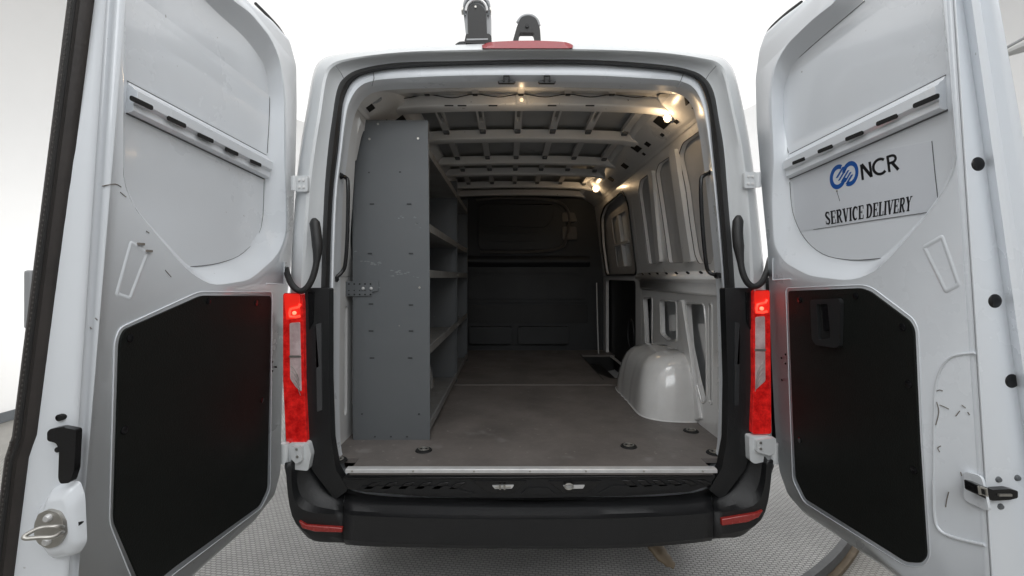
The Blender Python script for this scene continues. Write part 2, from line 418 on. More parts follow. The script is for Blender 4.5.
# underbody and wheels
bm = BM(); add_box(bm, Vector((.085, 4.6, .47)), (1.7, 5.2, .2)); finish('underbody', bm, M_well, van)
for sx in (-1, 1):
    for yy in (2.95, 6.5):
        c = Vector((.085+sx*.86, yy, .345))
        bm = BM(); pr = []
        for w, r in ((-.11, .22), (-.115, .30), (-.09, .335), (0, .342), (.09, .335), (.115, .30), (.11, .22)):
            pr.append([c+Vector((w, r*math.cos(2*PI*k/40), r*math.sin(2*PI*k/40))) for k in range(40)])
        add_loft(bm, pr, True); w = finish('wheel', bm, M_seal, van, smooth=True)
        bm = BM(); pr = []
        for q, r in ((.105, .22), (.08, .20), (.06, .1), (.09, .06), (.09, .01)):
            pr.append([c+Vector((sx*q, r*math.cos(2*PI*k/40), r*math.sin(2*PI*k/40))) for k in range(40)])
        add_loft(bm, pr, True, False, True); finish('rim', bm, M_steel, w, smooth=True)
# tow/exhaust tail under the bumper
bm = BM()
pts = catmull([P(648,530,2.02), P(654,543,2.0), P(662,555,1.97), P(674,566,1.95)], 4)
add_tube(bm, pts, [.055]*3+[.05]*3+[.044]*3+[.034]*2+[.020]*(len(pts)-11), 14, flat=.45)
finish('exhaust_tip', bm, M_rust, van, smooth=True)

# ---- tail lights
for L in (True, False):
    if L:
        out = [(283,293),(300,293),(303,300),(304,380),(307,443),(286,443),(283,380)]; cl = [(289.5,323),(300,322),(301.5,392),(296.5,388),(290,379)]
        lit = [(284,294),(299.5,294),(300.5,318),(286,320)]; bl = (294.5, 313); bar = [(289,355.5),(301,355.5),(301,357.5),(289,357.5)]; rg = (290, 420)
    else:
        out = [(754,290),(770,290),(771,380),(771.5,434),(752,434),(754,380),(753,305)]; cl = [(755.5,317),(765,316),(765.5,381),(761,385),(755.5,390)]
        lit = [(754.5,291),(769.5,291),(769.5,313),(755,314)]; bl = (761.5, 308.5); bar = [(755,349),(766,349),(766,351),(755,351)]; rg = (761, 412)
    tl = pix_plate('tail_light', out, 1.845, .07, M_red, r=.012, bevel=.01)
    pix_plate('lit_segment', lit, 1.843, .01, M_redl, tl, r=.008, bevel=.003)
    pix_plate('clear_segment', cl, 1.8425, .01, M_clear, tl, r=.008, bevel=.003)
    pix_plate('divider_bar', bar, 1.8405, .004, M_steel, tl, bevel=.0005)
    bm = BM(); c = P(bl[0], bl[1], 1.842); add_tube(bm, [c+Vector((0, -.006, 0)), c+Vector((0, -.004, 0)), c+Vector((0, .01, 0))], [.004, .008, .008], 16)
    finish('bulb', bm, M_bulb, tl)
    bm = BM(); add_tube(bm, [P(bl[0]+dx, bl[1]+dy, 1.8405) for dx, dy in ((5.5, -9), (4, -6), (0, -5), (-4, -4), (-5, 0), (-4.5, 3.5), (1, 4), (5.5, 3))], .0055, 8); finish('light_guide', bm, M_guide, tl, smooth=True)
    bm = BM()    # curved ribs at the foot of the clear segment
    sg = 1 if L else -1
    for q in range(4):
        x0, y0 = (cl[4][0], cl[4][1]-3) if L else (cl[4][0], cl[4][1]-6)
        pp = [P(290.5+i*2.2+q*.4, 366+q*5+i*i*.9, 1.8415) if L else P(765-i*2.2-q*.4, 362+q*5+i*i*.9, 1.8415) for i in range(5)]
        add_tube(bm, pp, .0013, 5)
    finish('lens_rib', bm, M_steel, tl)

# ---- hinges (upper plates on the pillar, lower knuckles)
def hinge(cx, cy, w, h, L, lower):
    Y = 1.862
    sg = -1 if L else 1
    base = pix_plate('hinge', [(cx-w, cy-h), (cx+w, cy-h), (cx+w, cy+h), (cx-w, cy+h)], Y, .02, M_body, r=.008, bevel=.004)
    bm = BM()
    for dy in (-.45, .45):
        for dx in (-.35, .35):
            c = P(cx+dx*w, cy+dy*h, Y-.001); add_cyl(bm, c+Vector((0, -.004, 0)), c+Vector((0, .004, 0)), .006, 6)
    finish('hinge_bolt', bm, M_steel if lower else M_inner, base, bevel=.001)
    bm = BM()
    kx = cx+sg*w*1.25
    add_cyl(bm, P(kx, cy-h*.9, Y+.0), P(kx, cy+h*.9, Y+.0), .012, 14)
    finish('hinge_knuckle', bm, M_body, base, smooth=True)
hinge(301.5, 183.5, 6, 8, True, False); hinge(750.5, 180, 6, 8, False, False)
# lower brackets: pale casting with a clamp
for L in (True, False):
    o = [(289,443),(308,443),(311,455),(308,471),(288,469)] if L else [(749,436),(771,436),(776,440),(776,459),(755,464),(750,461)]
    b = pix_plate('hinge', o, 1.835, .05, M_body, r=.01, bevel=.006)
    q = [(291,447),(302,446),(302,461),(296,464),(291,459)] if L else [(757,440),(776,438),(777,452),(770,456),(757,452)]
    c = pix_plate('hinge_clamp', q, 1.815, .025, M_body, b, r=.006, bevel=.004)
    bm = BM()
    for (x, y) in ([(296.5,449.5),(297,457)] if L else [(761,443),(761,449)]):
        cc = P(x, y, 1.812); add_cyl(bm, cc, cc+Vector((0, .01, 0)), .0055, 6)
    finish('hinge_bolt', bm, M_steel, b)
    bm = BM(); x0 = 285 if L else 774
    add_cyl(bm, P(x0, 443, 1.83), P(x0, 463, 1.83), .016, 14); finish('hinge_knuckle', bm, M_body, b, smooth=True)

# ---- door check straps (black rubber covered)
for L in (True, False):
    if L: pts = [(314,219),(316,232),(317.5,250),(315,270),(309,285),(301,291),(293,286),(288,276),(285,264)]
    else: pts = [(738.5,216),(737.5,232),(739,250),(742,270),(747,282),(754,286.5),(762,282),(767,271),(770,259)]
    Yk = [1.86,1.845,1.835,1.825,1.82,1.82,1.83,1.90,1.97]
    q = catmull([(x, y, yy) for (x, y), yy in zip(pts, Yk)], 5)
    rad = [(.010+.011*min(1, i/2.)) if i < 2 else (.021 if i < 9 else max(.0125, .021-(i-9)*.002)) for i in range(len(q))]
    bm = BM(); add_tube(bm, [P(*p) for p in q], rad, 14); finish('door_check_strap', bm, M_seal, van, smooth=True)

# ---- high brake light, rear camera hoop and roof mast
bm = BM()
top = catmull([(482,45.2),(490,42.2),(508,41),(528,40.5),(550,41),(566,42.2),(573,45)], 3); bot = catmull([(482.5,48.8),(490,49),(508,49),(528,49),(550,49),(566,49),(572.5,48.6)], 3)
add_loft(bm, [[P(x, y, 1.95) for x, y in top], [P(x, y, 1.878) for x, y in top], [P(x, y-.8, 1.864) for x, y in bot], [P(x, y+.6, 1.885) for x, y in bot]], False)
bl = finish('high_brake_light', bm, M_brake, van, smooth=True)
hoopo = fillet([((x-CX)/F*1.93, (CY-y)/F*1.93) for x, y in [(512.5,42),(517,26),(521,17),(529,15),(536,18),(540,28),(541,42)]], .012)
hoopi = fillet([((x-CX)/F*1.93, (CY-y)/F*1.93) for x, y in [(518,41.4),(519.5,32.5),(533.5,32.5),(535.5,41.4)]], .008)
bm = BM(); add_plate(bm, hoopo, [hoopi], lambda a, b, n: V(a, 1.93+n, b), 0, .03)
hp = finish('reversing_camera_hood', bm, M_seal, van, bevel=.006, segs=3)
bm = BM(); add_tube(bm, [P(x, y, 1.955) for x, y in catmull([(518,23),(521,18.5),(525,16.3),(529,16),(533,17),(537,21),(538.5,26)], 3)], .009, 8); finish('hood_cap', bm, M_greyp, hp, smooth=True)
bm = BM(); c = P(527, 26, 1.928); add_cyl(bm, c+Vector((0, -.004, 0)), c+Vector((0, .01, 0)), .008, 14); finish('camera_lens', bm, M_gloss, hp)
# roof mast: grey housing, dark front plate, round collar
mb = pix_plate('roof_mast', [(466,42),(466,36),(462.5,4),(467,-6),(485,-6),(490.5,3),(490.5,42)], 1.99, .11, M_greyp, r=.02, bevel=.012)
pix_plate('mast_front_plate', [(468,36),(467.5,12),(470,5.5),(476,3),(482,5.5),(486,12),(487,36)], 1.978, .02, M_seal, mb, r=.02, bevel=.006)
pix_plate('mast_foot', [(464,43),(466,34),(489,33.5),(491.5,36),(491.5,43)], 1.97, .13, M_seal, mb, r=.004, bevel=.003)
pix_plate('mast_trim', [(466.5,38.6),(488,38.2),(488,39.8),(466.5,40.2)], 1.967, .004, M_greyp, mb, bevel=.0005)
bm = BM(); add_tube(bm, [P(476.5+12.4*math.cos(a), 10+13.5*math.sin(a), 1.98) for a in [PI*.86+PI*1.28*i/36 for i in range(37)]], .0045, 8); finish('mast_collar', bm, M_shelf, mb, smooth=True)
bm = BM(); add_tube(bm, [P(476.5+10.6*math.cos(a), 11+11.5*math.sin(a), 1.978) for a in [PI*1.0+PI*1.0*i/36 for i in range(37)]], .006, 8); finish('mast_collar', bm, M_alu, mb, smooth=True)
bm = BM()
for x in (463.2, 489.6):
    add_cyl(bm, P(x-1.5, 11, 2.0), P(x+1.5, 11, 2.0), .016, 12)
c = P(475.5, 6.5, 1.974); add_cyl(bm, c, c+Vector((0, .01, 0)), .005, 8)
finish('mast_bolt', bm, M_steel, mb, smooth=True)
pix_plate('roof_bracket', [(455,44),(459,41.5),(464,41),(466,43),(466,45.5)], 1.97, .05, M_bulk, mb, bevel=.002)

# ---- sill: aluminium strip, black step plate, strikers
FH = -.800
bm = BM()
add_loft(bm, [[V(-.675, Y, h), V(.86, Y, h)] for Y, h in ((1.888, -.794), (1.862, -.794), (1.857, -.797), (1.857, -.809), (1.87, -.809))], False)
st = finish('sill_strip', bm, M_alu, van)
md = st.modifiers.new('t', 'SOLIDIFY'); md.thickness = .003
bm = BM()
for x in (352,413,474,530,586,644,703):
    c = P(x, 471.5, 1.853); add_cyl(bm, c, c+Vector((0, .005, 0)), .004, 8)
finish('rivet', bm, M_steel, st)
tread = [(341,481),(346,475.2),(430,475.2),(528,474.5),(630,473.5),(712,472),(716,476),(709,486),(690,492),(630,496),(528,498),(430,497),(365,492),(345,488)]
tr = pix_plate('step_plate', tread, 1.872, .03, M_bump, r=.01, bevel=.004)
pix_plate('tread_rib', [(345,477.5),(430,477.5),(528,477),(630,476),(712,474.6),(712,476.4),(630,477.8),(528,478.6),(430,479.2),(345,479.2)], 1.864, .012, M_gloss, tr, bevel=.0015)
for i in range(6):
    x = 372+i*17
    pix_plate('tread_ridge', [(x,483),(x+9,482.5),(x-1,489.5),(x-10,489.5)], 1.866, .012, M_gloss, tr, bevel=.002)
    x = 622+i*15
    pix_plate('tread_ridge', [(x,480.5),(x+8,480),(x+17,487-.5*i),(x+8,488-.5*i)], 1.866, .012, M_gloss, tr, bevel=.002)
for x0 in (500, 575):
    pix_plate('striker_recess', [(x0-27,481.5),(x0+27,480.8),(x0+13,492.5),(x0-11,492.8)], 1.8665, .012, M_gloss, tr, r=.004, bevel=.003)
pix_plate('tread_panel', [(475,493.5),(447,486),(360,486.5),(360,491),(420,494.5)], 1.866, .014, M_bump, tr, r=.004, bevel=.003)
pix_plate('tread_panel', [(520,494.5),(528,488),(548,488),(556,494.5)], 1.866, .014, M_bump, tr, r=.004, bevel=.003)
pix_plate('tread_panel', [(598,493.5),(612,486),(690,484),(690,488),(640,492.5)], 1.866, .014, M_bump, tr, r=.004, bevel=.003)
for k, x0 in enumerate((503, 574)):
    pix_plate('striker', [(x0-11,485.6),(x0+11,485.2),(x0+9,488.6),(x0-8,489)], 1.861, .006, M_alu, tr, r=.003, bevel=.001)
    bm = BM()
    if k == 0:
        add_tube(bm, [P(x0-8, 487, 1.857), P(x0+8, 486.8, 1.857)], .0035, 8)
        for dx in (-3, 1.5): add_cyl(bm, P(x0+dx, 484.8, 1.852), P(x0+dx, 489.5, 1.852), .004, 8)
    else: add_tube(bm, [P(x0-5+4*math.cos(a), 486.6+2.7*math.sin(a), 1.852) for a in [PI*2*i/20 for i in range(21)]], .0035, 8)
    finish('striker_loop', bm, M_steel, tr, smooth=True)

# ---- cargo floor (with the step well at the sliding door cut out)
YB = 4.93
bm = BM()
well = [(.735, 4.62), (.735, 3.75), (.80, 3.55), (1.1, 3.55), (1.1, 4.62)]
add_plate(bm, [(-.66, 1.865), (.845, 1.865), (.845, 1.985), (1.1, 1.985), (1.1, 3.33), (-.86, 3.33), (-.86, 1.985), (-.66, 1.985)], [], lambda a, b, n: V(a, b, n), FH, FH-.02)
add_plate(bm, [(-.86, 3.334), (1.1, 3.334), (1.1, 3.55), (.80, 3.55), (.735, 3.75), (.735, 4.62), (1.1, 4.62), (1.1, YB), (-.86, YB)], [], lambda a, b, n: V(a, b, n), FH, FH-.02)
cf = finish('cargo_floor', bm, M_floor, van)
bm = BM(); add_box(bm, V(.12, 3.332, FH+.001), (1.7, .010, .005)); finish('floor_joint', bm, mat('joint_edge', (.22, .20, .19), .5, mott=.4), cf)
bm = BM(); add_box(bm, V(.92, 4.1, FH-.22), (.40, 1.3, .02)); add_box(bm, V(.735, 4.1, FH-.1), (.01, 1.2, .2)); add_box(bm, V(.9, 3.56, FH-.1), (.36, .01, .2)); add_box(bm, V(.9, 4.63, FH-.1), (.36, .01, .2))
finish('step_well', bm, M_well, van)
for x, y in ((423.7,450.5),(338,460.5),(628.7,446.5),(691,431.2),(715,453.2),(372,414),(652,376)):
    Y = F*.8/(y-CY); c = V((x-CX)/F*Y, Y, FH+.002); bm = BM()
    add_tube(bm, [c+Vector((0, 0, -.004)), c+Vector((0, 0, .003))], [.040, .036], 24)
    ls = finish('lashing_point', bm, M_hole, van)
    bm = BM(); add_cyl(bm, c+Vector((0, 0, .002)), c+Vector((0, 0, .010)), .008, 12)
    add_tube(bm, [c+Vector((.022*math.cos(a), .018*math.sin(a), .006)) for a in [PI*2*i/16 for i in range(17)]], .0032, 6)
    finish('lashing_ring', bm, M_steel, ls)

# ---- side walls
def WX(side, h): 
    if side > 0: return 1.035-.125*max(h, 0)
    return -.80+.125*max(h, 0)
def Wf(side): return lambda a, b, n: V(WX(side, b)+side*n, a, b)
def wp(px, py, up, side=1):
    dx, dz = (px-CX)/F, (CY-py)/F
    base, k = (1.035, -.125 if up else 0) if side > 0 else (-.80, .125 if up else 0)
    Y = base/(dx-k*dz); return (Y, dz*Y)
upholes = [[(700,130),(682,143),(678,155),(685,189),(689,222),(694,255),(698,264),(712,264),(716,240),(711,135)],
           [(670,156),(658,164),(655,173),(660,205),(665,240),(668,263),(684,263),(679,225),(673,185)],
           [(648,174),(640,180),(638,190),(643,225),(648,264),(657,264),(654,230),(650,195)]]
lowholes = [[(643.5,298),(652.5,298),(652,347),(646,350)],
            [(660,300),(676.5,302),(677,341),(667.5,340),(661,334)],
            [(686,303),(704,304),(706,326),(707,400),(702,404),(696,380),(689,345)],
            [(708.6,304),(712,304),(712.5,405),(709.5,402)], [(718,306),(721.5,306),(722,417),(718.5,412)]]
for side in (1, -1):
    f = Wf(side)
    UH = [fillet([wp(*p, True) for p in h], .03) for h in upholes]; LH = [fillet([wp(*p, False) for p in h], .025) for h in lowholes]
    bm = BM()
    add_plate(bm, [(1.99, -.07), (3.52, -.07), (3.52, 0), (3.52, .84), (1.99, .84), (1.99, 0)] if False else [(1.99, .003), (3.52, .003), (3.52, .84), (1.99, .84)], UH, f, 0, .03)
    add_plate(bm, [(1.99, -.82), (3.52, -.82), (3.52, 0), (1.99, 0)], LH, f, 0, .03)
    if side < 0: add_plate(bm, [(3.524, -.82), (YB, -.82), (YB, .84), (3.524, .84)], [], f, 0, .03)
    sw = finish('side_wall', bm, M_inner, van, bevel=.006)
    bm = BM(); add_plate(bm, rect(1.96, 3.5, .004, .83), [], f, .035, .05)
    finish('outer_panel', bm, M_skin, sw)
    bm = BM(); add_plate(bm, rect(1.96, 3.5, -.81, -.002), [], f, .13, .145); finish('cavity_shade_panel', bm, M_well, sw)  # near-black sheet paints the shade seen through the lower openings
    bm = BM()     # dark sealing edge round each upper panel
    for h in UH:
        q = [h[i] for i in range(len(h))]+[h[0]]
        add_tube(bm, [f(a, b, .004) for a, b in q], .0026, 6, caps=False)
    finish('panel_sealant', bm, M_line if side < 0 else mat('sealant', (.05, .05, .05), .6), sw)
    if side > 0:
        for h in LH:
            bm = BM(); q = h+[h[0]]; add_tube(bm, [f(a, b, .0) for a, b in q], .0055, 8, caps=False); finish('opening_flange', bm, M_arch, sw, smooth=True)
    # ribs pressed inside the upper panels, small slots
    if side > 0:
        for q in ([(649.5,182),(652,181),(654.5,211),(652,212)], [(656.5,226),(658.5,225),(661,252),(658.5,253)]):
            bm = BM(); add_plate(bm, [wp(*p, True) for p in q], [], f, -.002, .004); finish('wall_slot', bm, M_hole, sw)
        for q in ([(672,152),(678,148),(695,262),(687,262)], [(651,172),(655,170),(663,262),(659,262)]):
            bm = BM(); add_plate(bm, fillet([wp(*p, True) for p in q], .02), [], f, -.022, .004); finish('wall_rib', bm, M_inner, sw, bevel=.008)
        bm = BM(); add_plate(bm, [wp(*p, False) for p in [(679,300),(684,300),(703,419),(697,421)]], [], f, -.016, .004); finish('wall_rib', bm, M_inner, sw, bevel=.007)
        for q in ([(661,315),(672,314),(674,331),(661,331)], [(688,324),(700,323),(705,340),(705,388),(700,388),(692,345)], [(646,305),(649,305),(650,345),(648,346)]):
            bm = BM(); add_plate(bm, fillet([wp(*p, False) for p in q], .015), [], f, .055, .075); finish('inner_brace', bm, M_inner, sw, bevel=.006)
        bm = BM()
        for y in (325,349,365,380): add_plate(bm, [wp(*p, False) for p in [(716.5,y),(724,y),(724,y+2),(716.5,y+2)]], [], f, -.006, .004)
        finish('wall_tab', bm, M_inner, sw)
    # belt rail: ledge with slots
    bm = BM(); y0, y1 = (2.02 if side > 0 else 2.5, 3.5)
    s = side
    prof = [(0, .035), (-.03, .028), (-.055, .004), (-.058, -.012), (-.02, -.03), (-.018, -.085), (0, -.10)]
    add_loft(bm, [[V(WX(s, 0)+s*n, y, h) for n, h in prof] for y in (y0, y1)], False)
    rl = finish('belt_rail', bm, M_inner, van, bevel=.003); rl.modifiers.new('t', 'SOLIDIFY').thickness = .002
    bm = BM()
    for k in range(8 if side > 0 else 0):
        y = 2.15+k*.17; a = V(WX(s, 0)-s*.040, y, .0185)
        r_ = Matrix.Rotation(s*math.radians(40), 3, 'Y'); add_box(bm, a, (.030, .022, .006), r_)
    if side > 0: finish('rail_slot', bm, M_hole, rl)
    # cantrail
    bm = BM()
    cant = [(0, .775), (-.012, .79), (-.03, .80), (-.15, .885), (-.19, .95)]
    CW = WX(s, .8)
    add_loft(bm, [[V(CW+s*n, y, h) for n, h in cant] for y in (2.0, YB)], False)
    ct = finish('cantrail', bm, M_inner, van); ct.modifiers.new('t', 'SOLIDIFY').thickness = .002
    d = Vector((-.12*s, 0, .085)).normalized(); nn = Vector((-.085*s, 0, -.12)).normalized()
    bm = BM()
    for y, u, w, l in ((2.14, .012, .035, .05), (2.36, .03, .022, .035), (2.46, .085, .075, .10), (2.58, .03, .022, .03), (2.80, .05, .035, .05), (2.95, .085, .06, .09), (2.96, .02, .022, .03), (3.35, .05, .05, .08), (3.8, .05, .05, .08)):
        c = V(CW-s*.03, y, .80)+d*u+nn*.003
        rot = Matrix((Vector((0, 1, 0)), d, nn)).transposed()
        add_box(bm, c, (l, w, .006), rot)
    finish('cantrail_opening', bm, M_hole, ct)
# wheel arches
for side in (1, -1):
    bm = BM(); rows = []
    # cross sections along the height: plan outline shrinks towards the top
    base = 1.035 if side > 0 else -.80
    for k, (h, g, dep) in enumerate(((-.798, 0, .275), (-.72, .012, .27), (-.65, .035, .26), (-.58, .07, .245), (-.52, .115, .225), (-.48, .165, .19), (-.455, .24, .13), (-.447, .32, .05))):
        y0, y1 = 2.47+g*.55, 3.34-g*.9
        pl = [(0, y0), (.35, y0+.002), (.75, y0+.035), (1, y0+.13), (1, (y0+y1)/2-.1), (1, (y0+y1)/2+.12), (.97, y1-.12), (.8, y1-.04), (.4, y1), (0, y1)]
        q = catmull(pl, 5)
        if k < 5:   # vertical flutes on the forward half
            q = [(a-(.022 if (a > .93 and 2.80 < y < 3.15 and int(y*20) % 2) else 0), y) for a, y in q]
        rows.append([V(base-side*(dep*a), y, h) for a, y in q])
    rows.append([V(base, p.y, -.447) for p in rows[-1]])
    add_loft(bm, rows, False); wa = finish('wheel_arch', bm, M_arch, van, smooth=True)
    bm = BM(); add_tube(bm, [p+Vector((-side*.004, 0, .001)) for p in rows[0]], .004, 6); finish('arch_flange', bm, M_inner, wa)

# ---- sliding door bay on the right
f = Wf(1)
bm = BM()
add_plate(bm, [(3.524, .003), (YB, .003), (YB, .84), (3.524, .84)], [fillet([(3.62, .02), (4.78, .02), (4.80, .35), (4.70, .62), (4.45, .70), (3.75, .72), (3.62, .6)], .08)], f, 0, .03)
add_plate(bm, [(3.524, -.82), (YB, -.82), (YB, 0), (3.524, 0)], [fillet([(3.68, -.81), (4.80, -.81), (4.80, -.03), (3.68, -.03)], .05)], f, 0, .03)
dp = finish('door_pillar', bm, M_inner, van, bevel=.006)
bm = BM(); q = fillet([(3.62, .02), (4.78, .02), (4.80, .35), (4.70, .62), (4.45, .70), (3.75, .72), (3.62, .6)], .08); q = q+[q[0]]
add_tube(bm, [f(a, b, -.002) for a, b in q], .009, 8, caps=False); finish('door_seal', bm, M_seal, dp, smooth=True)
bm = BM(); add_plate(bm, rect(3.6, 4.88, .0, .78), [fillet(rect(3.95, 4.5, .10, .58), .06)], f, .06, .075)
sd = finish('sliding_door', bm, M_skin, van, bevel=.008)
bm = BM(); add_plate(bm, rect(3.9, 4.55, .05, .62), [], f, .09, .10); finish('window_blank', bm, M_inner, sd)
bm = BM(); add_plate(bm, rect(4.20, 4.25, .10, .58), [], f, .05, .085); add_plate(bm, rect(3.95, 4.5, .30, .33), [], f, .052, .085); finish('door_brace', bm, M_inner, sd, bevel=.005)
bm = BM(); add_plate(bm, rect(3.6, 4.88, -.95, -.01), [], f, .05, .07); finish('lower_trim', bm, M_well, sd)
bm = BM(); add_tube(bm, [V(1.07+.0*i, 3.95+.10*math.cos(a), -.50+.13*math.sin(a)) for i, a in enumerate([PI*2*i/24 for i in range(25)])], .008, 8); finish('speaker_ring', bm, M_bulk, sd)
bm = BM(); add_tube(bm, [V(.915, 4.70, -.06), V(.925, 4.70, -.5), V(.94, 4.70, -.95)], .006, 8); finish('pillar_edge', bm, M_inner, dp, smooth=True)

# ---- roof: skin, header, bows, stringers
def arch(X): t = (X-.105)/.83; return -.020*t*t-.055*abs(t)**10
XS = [-.745+i*(1.70/40) for i in range(41)]
bm = BM()
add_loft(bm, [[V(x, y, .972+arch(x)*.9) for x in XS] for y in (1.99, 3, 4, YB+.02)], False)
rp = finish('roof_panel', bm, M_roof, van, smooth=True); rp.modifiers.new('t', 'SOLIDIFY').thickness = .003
bm = BM(); add_loft(bm, [[V(x, y, h+arch(x)) for x in XS] for y, h in ((2.0, .868), (2.06, .878), (2.2, .915), (2.29, .935))], False)
hd = finish('roof_header', bm, M_inner, van, smooth=True); hd.modifiers.new('t', 'SOLIDIFY').thickness = .003
for i, Y in enumerate((2.31, 2.87, 3.49, 3.87, 4.42, 4.84)):
    bm = BM(); w = .085 if i < 2 else .06; ht = .062 if i else .072; hb = .872
    prof = [(0, .03), (.0, ht), (w, ht), (w, .0), (.012, 0), (0, .006)]
    rows = [[V(x, Y+a, hb+.02+arch(x)*1.1+b-.01) for a, b in prof] for x in XS if -.70 < x < .90]
    add_loft(bm, rows, True, True, True)
    finish('roof_bow', bm, M_inner, van, bevel=.004)
pairs = [(2.40, 2.86), (2.96, 3.48), (3.56, 3.86), (3.94, 4.41)]
for k, (ya, yb_) in enumerate(pairs):
    for x in (-.62, -.395, -.165, .055, .275, .50, .73):
        bm = BM()
        hh = .945+arch(x)
        o = fillet(rect(x-.022, x+.022, ya+.01, yb_-.01), .012)
        hl = [fillet(rect(x-.010, x+.010, ya+.10, yb_-.16), .009)] if k == 0 and abs(x) < .6 else []
        add_plate(bm, o, hl, lambda a, b, n: V(a, b, hh+n-.03*max(0, (b-ya)/(yb_-ya)-.6)), -.012, .018)
        sr = finish('roof_stringer', bm, M_inner, van, bevel=.004)
        bm = BM(); add_box(bm, V(x, yb_-.025, .925+arch(x)), (.036, .05, .03)); finish('stringer_clip', bm, M_line, sr, bevel=.004)
for x in (427, 475, 521, 568, 612, 655, 385):
    X = (x-CX)/F*2.2
    bm = BM(); o = [P(x-4, 85, 2.1), P(x+4, 85, 2.1), P(x+3.5, 93, 2.24), P(x-3.5, 93, 2.24)]
    add_loft(bm, [[p+Vector((0, 0, -.004)) for p in o], [p+Vector((0, 0, .02)) for p in o]], True, True, True); finish('header_bracket', bm, M_skin, hd, bevel=.003)
    bm = BM(); add_box(bm, P(x, 93.5, 2.26), (.026, .02, .02)); finish('bracket_clip', bm, M_seal, hd, bevel=.003)
# wiring along the first bow
bm = BM(); xs = [380, 404, 427, 452, 475, 498, 521, 545, 568, 590, 612, 636, 655, 668, 682]; ys = [99, 98.5, 94.5, 97.8, 94, 97, 94, 97, 94, 97, 94.6, 97.5, 95, 100, 97]
add_tube(bm, [P(x, y, z) for x, y, z in catmull([(x, y, 2.29) for x, y in zip(xs, ys)], 4)], .0026, 6); finish('wiring', bm, M_seal, van, smooth=True)
pix_plate('loom_connector', [(686,92),(694,99),(688,104)], 2.1, .03, M_seal, bevel=.002)
bm = BM(); add_box(bm, P(664, 92.5, 2.2), (.06, .05, .03)); add_box(bm, P(366, 99, 2.15), (.05, .06, .06)); finish('corner_module', bm, M_line, van, bevel=.006)
bm = BM(); add_tube(bm, [P(x, y, 2.12) for x, y in catmull([(372,92),(368,97),(374,103),(381,99),(377,94)], 3)], .005, 6); finish('cable_coil', bm, M_greyp, van, smooth=True)
for x in (506.5, 547):   # two latch clips on the header
    cb = pix_plate('header_clip', [(x-9,81),(x-3.5,79.5),(x+3.5,79.5),(x+9,81),(x+8,83),(x-8,83)], 1.935, .015, M_seal, bevel=.002)
    bm = BM(); add_tube(bm, [P(x-2.6, 81, 1.93), P(x-2.6, 76, 1.93), P(x+2.6, 76, 1.93), P(x+2.6, 81, 1.93)], .0035, 8); finish('clip_loop', bm, M_seal, cb)
bm = BM()
for x in (449, 462, 493, 552, 590): add_box(bm, P(x, 105.7, 2.304), (.045, .004, .005))
finish('bow_slot', bm, M_hole, van)

# ---- interior lamps
def lampmesh(c, d, r, lit, wide=1.0):
    d = Vector(d).normalized()
    bm = BM(); add_tube(bm, [c-d*.012, c, c+d*.004], [r*1.35, r*1.35, r*1.2], 20); b = finish('interior_lamp', bm, M_alu if lit else M_inner, van, smooth=True)
    bm = BM(); add_tube(bm, [c, c+d*.008, c+d*.013], [r, r*.85, r*.4], 20); finish('lamp_lens', bm, M_lamp if lit else M_lampd, b, smooth=True)
def point(name, c, e, rad=.0, col=(1, .70, .40)):
    l = bpy.data.lights.new(name, 'POINT'); l.energy = e; l.color = col; l.shadow_soft_size = rad
    o = bpy.data.objects.new(name, l); COL.objects.link(o); o.location = c; return o
c1 = P(667.5, 118, 2.36); lampmesh(c1, (-.6, -.5, -.5), .019, True); point('lamp_light', c1+Vector((-.05, -.035, -.035)), .55)
c2 = P(596, 188.5, 4.3); lampmesh(c2, (-.5, -.8, -.3), .030, True); point('lamp_light', c2+Vector((-.05, -.06, -.03)), .6)
c3 = P(521.5, 100, 2.318)
bm = BM(); add_box(bm, P(521.5, 99.5, 2.309), (.058, .012, .05)); b = finish('interior_lamp', bm, M_inner, van, bevel=.004)
bm = BM(); add_tube(bm, [P(521.5, 100, 2.306), P(521.5, 100, 2.296)], [.010, .006], 14); finish('lamp_lens', bm, M_lampd, b)
point('lamp_light', P(521.5, 108, 2.17), .30)

# ---- bulkhead
bm = BM()
fb = lambda a, b, n: V(a, YB+n, b)
add_plate(bm, [(-.86, -.82), (1.05, -.82), (1.05, .6), (.95, .86), (-.75, .86), (-.86, .6)], [], fb, 0, .03)
bk = finish('bulkhead', bm, M_bulk, van)
def bpl(name, pts, n0, r=.03, m=M_bulk):
    w = [((x-CX)/F*YB, (CY-y)/F*YB) for x, y in pts]; bm = BM(); add_plate(bm, fillet(w, r), [], fb, n0, .001); return finish(name, bm, m, bk, bevel=min(.008, abs(n0)*.4))

bpl('pressed_panel', [(478,204),(556,204),(566,218),(568,250),(478,250)], -.02, .08)
bpl('pressed_panel', [(480,226),(545,228),(553,218),(553,205),(480,205)], -.032, .05)
bpl('pressed_panel', [(562,213),(574,213),(577,222),(562,222)], -.035, .02, M_bulk2); bpl('pressed_panel', [(562,227),(576,227),(577,240),(562,240)], -.035, .02, M_bulk2)
for y in (205, 222, 232, 240): bpl('pressed_rib', [(490,y),(538,y),(538,y+1.2),(490,y+1.2)], -.030, .004)
for y in (264, 271, 301): bpl('pressed_rib', [(468,y),(586,y),(586,y+1.6),(468,y+1.6)], -.018, .004)
bpl('lower_panel', [(468,276),(586,276),(586,299),(468,299)], -.012, .03)
bm = BM(); add_loft(bm, [[V(x, YB-d, h) for d, h in ((0, .235), (.03, .225), (.055, .19), (.055, .16), (.02, .12), (0, .11))] for x in (-.72, .88)], False, False, False); finish('bulkhead_ledge', bm, M_bulk, bk, bevel=.006)
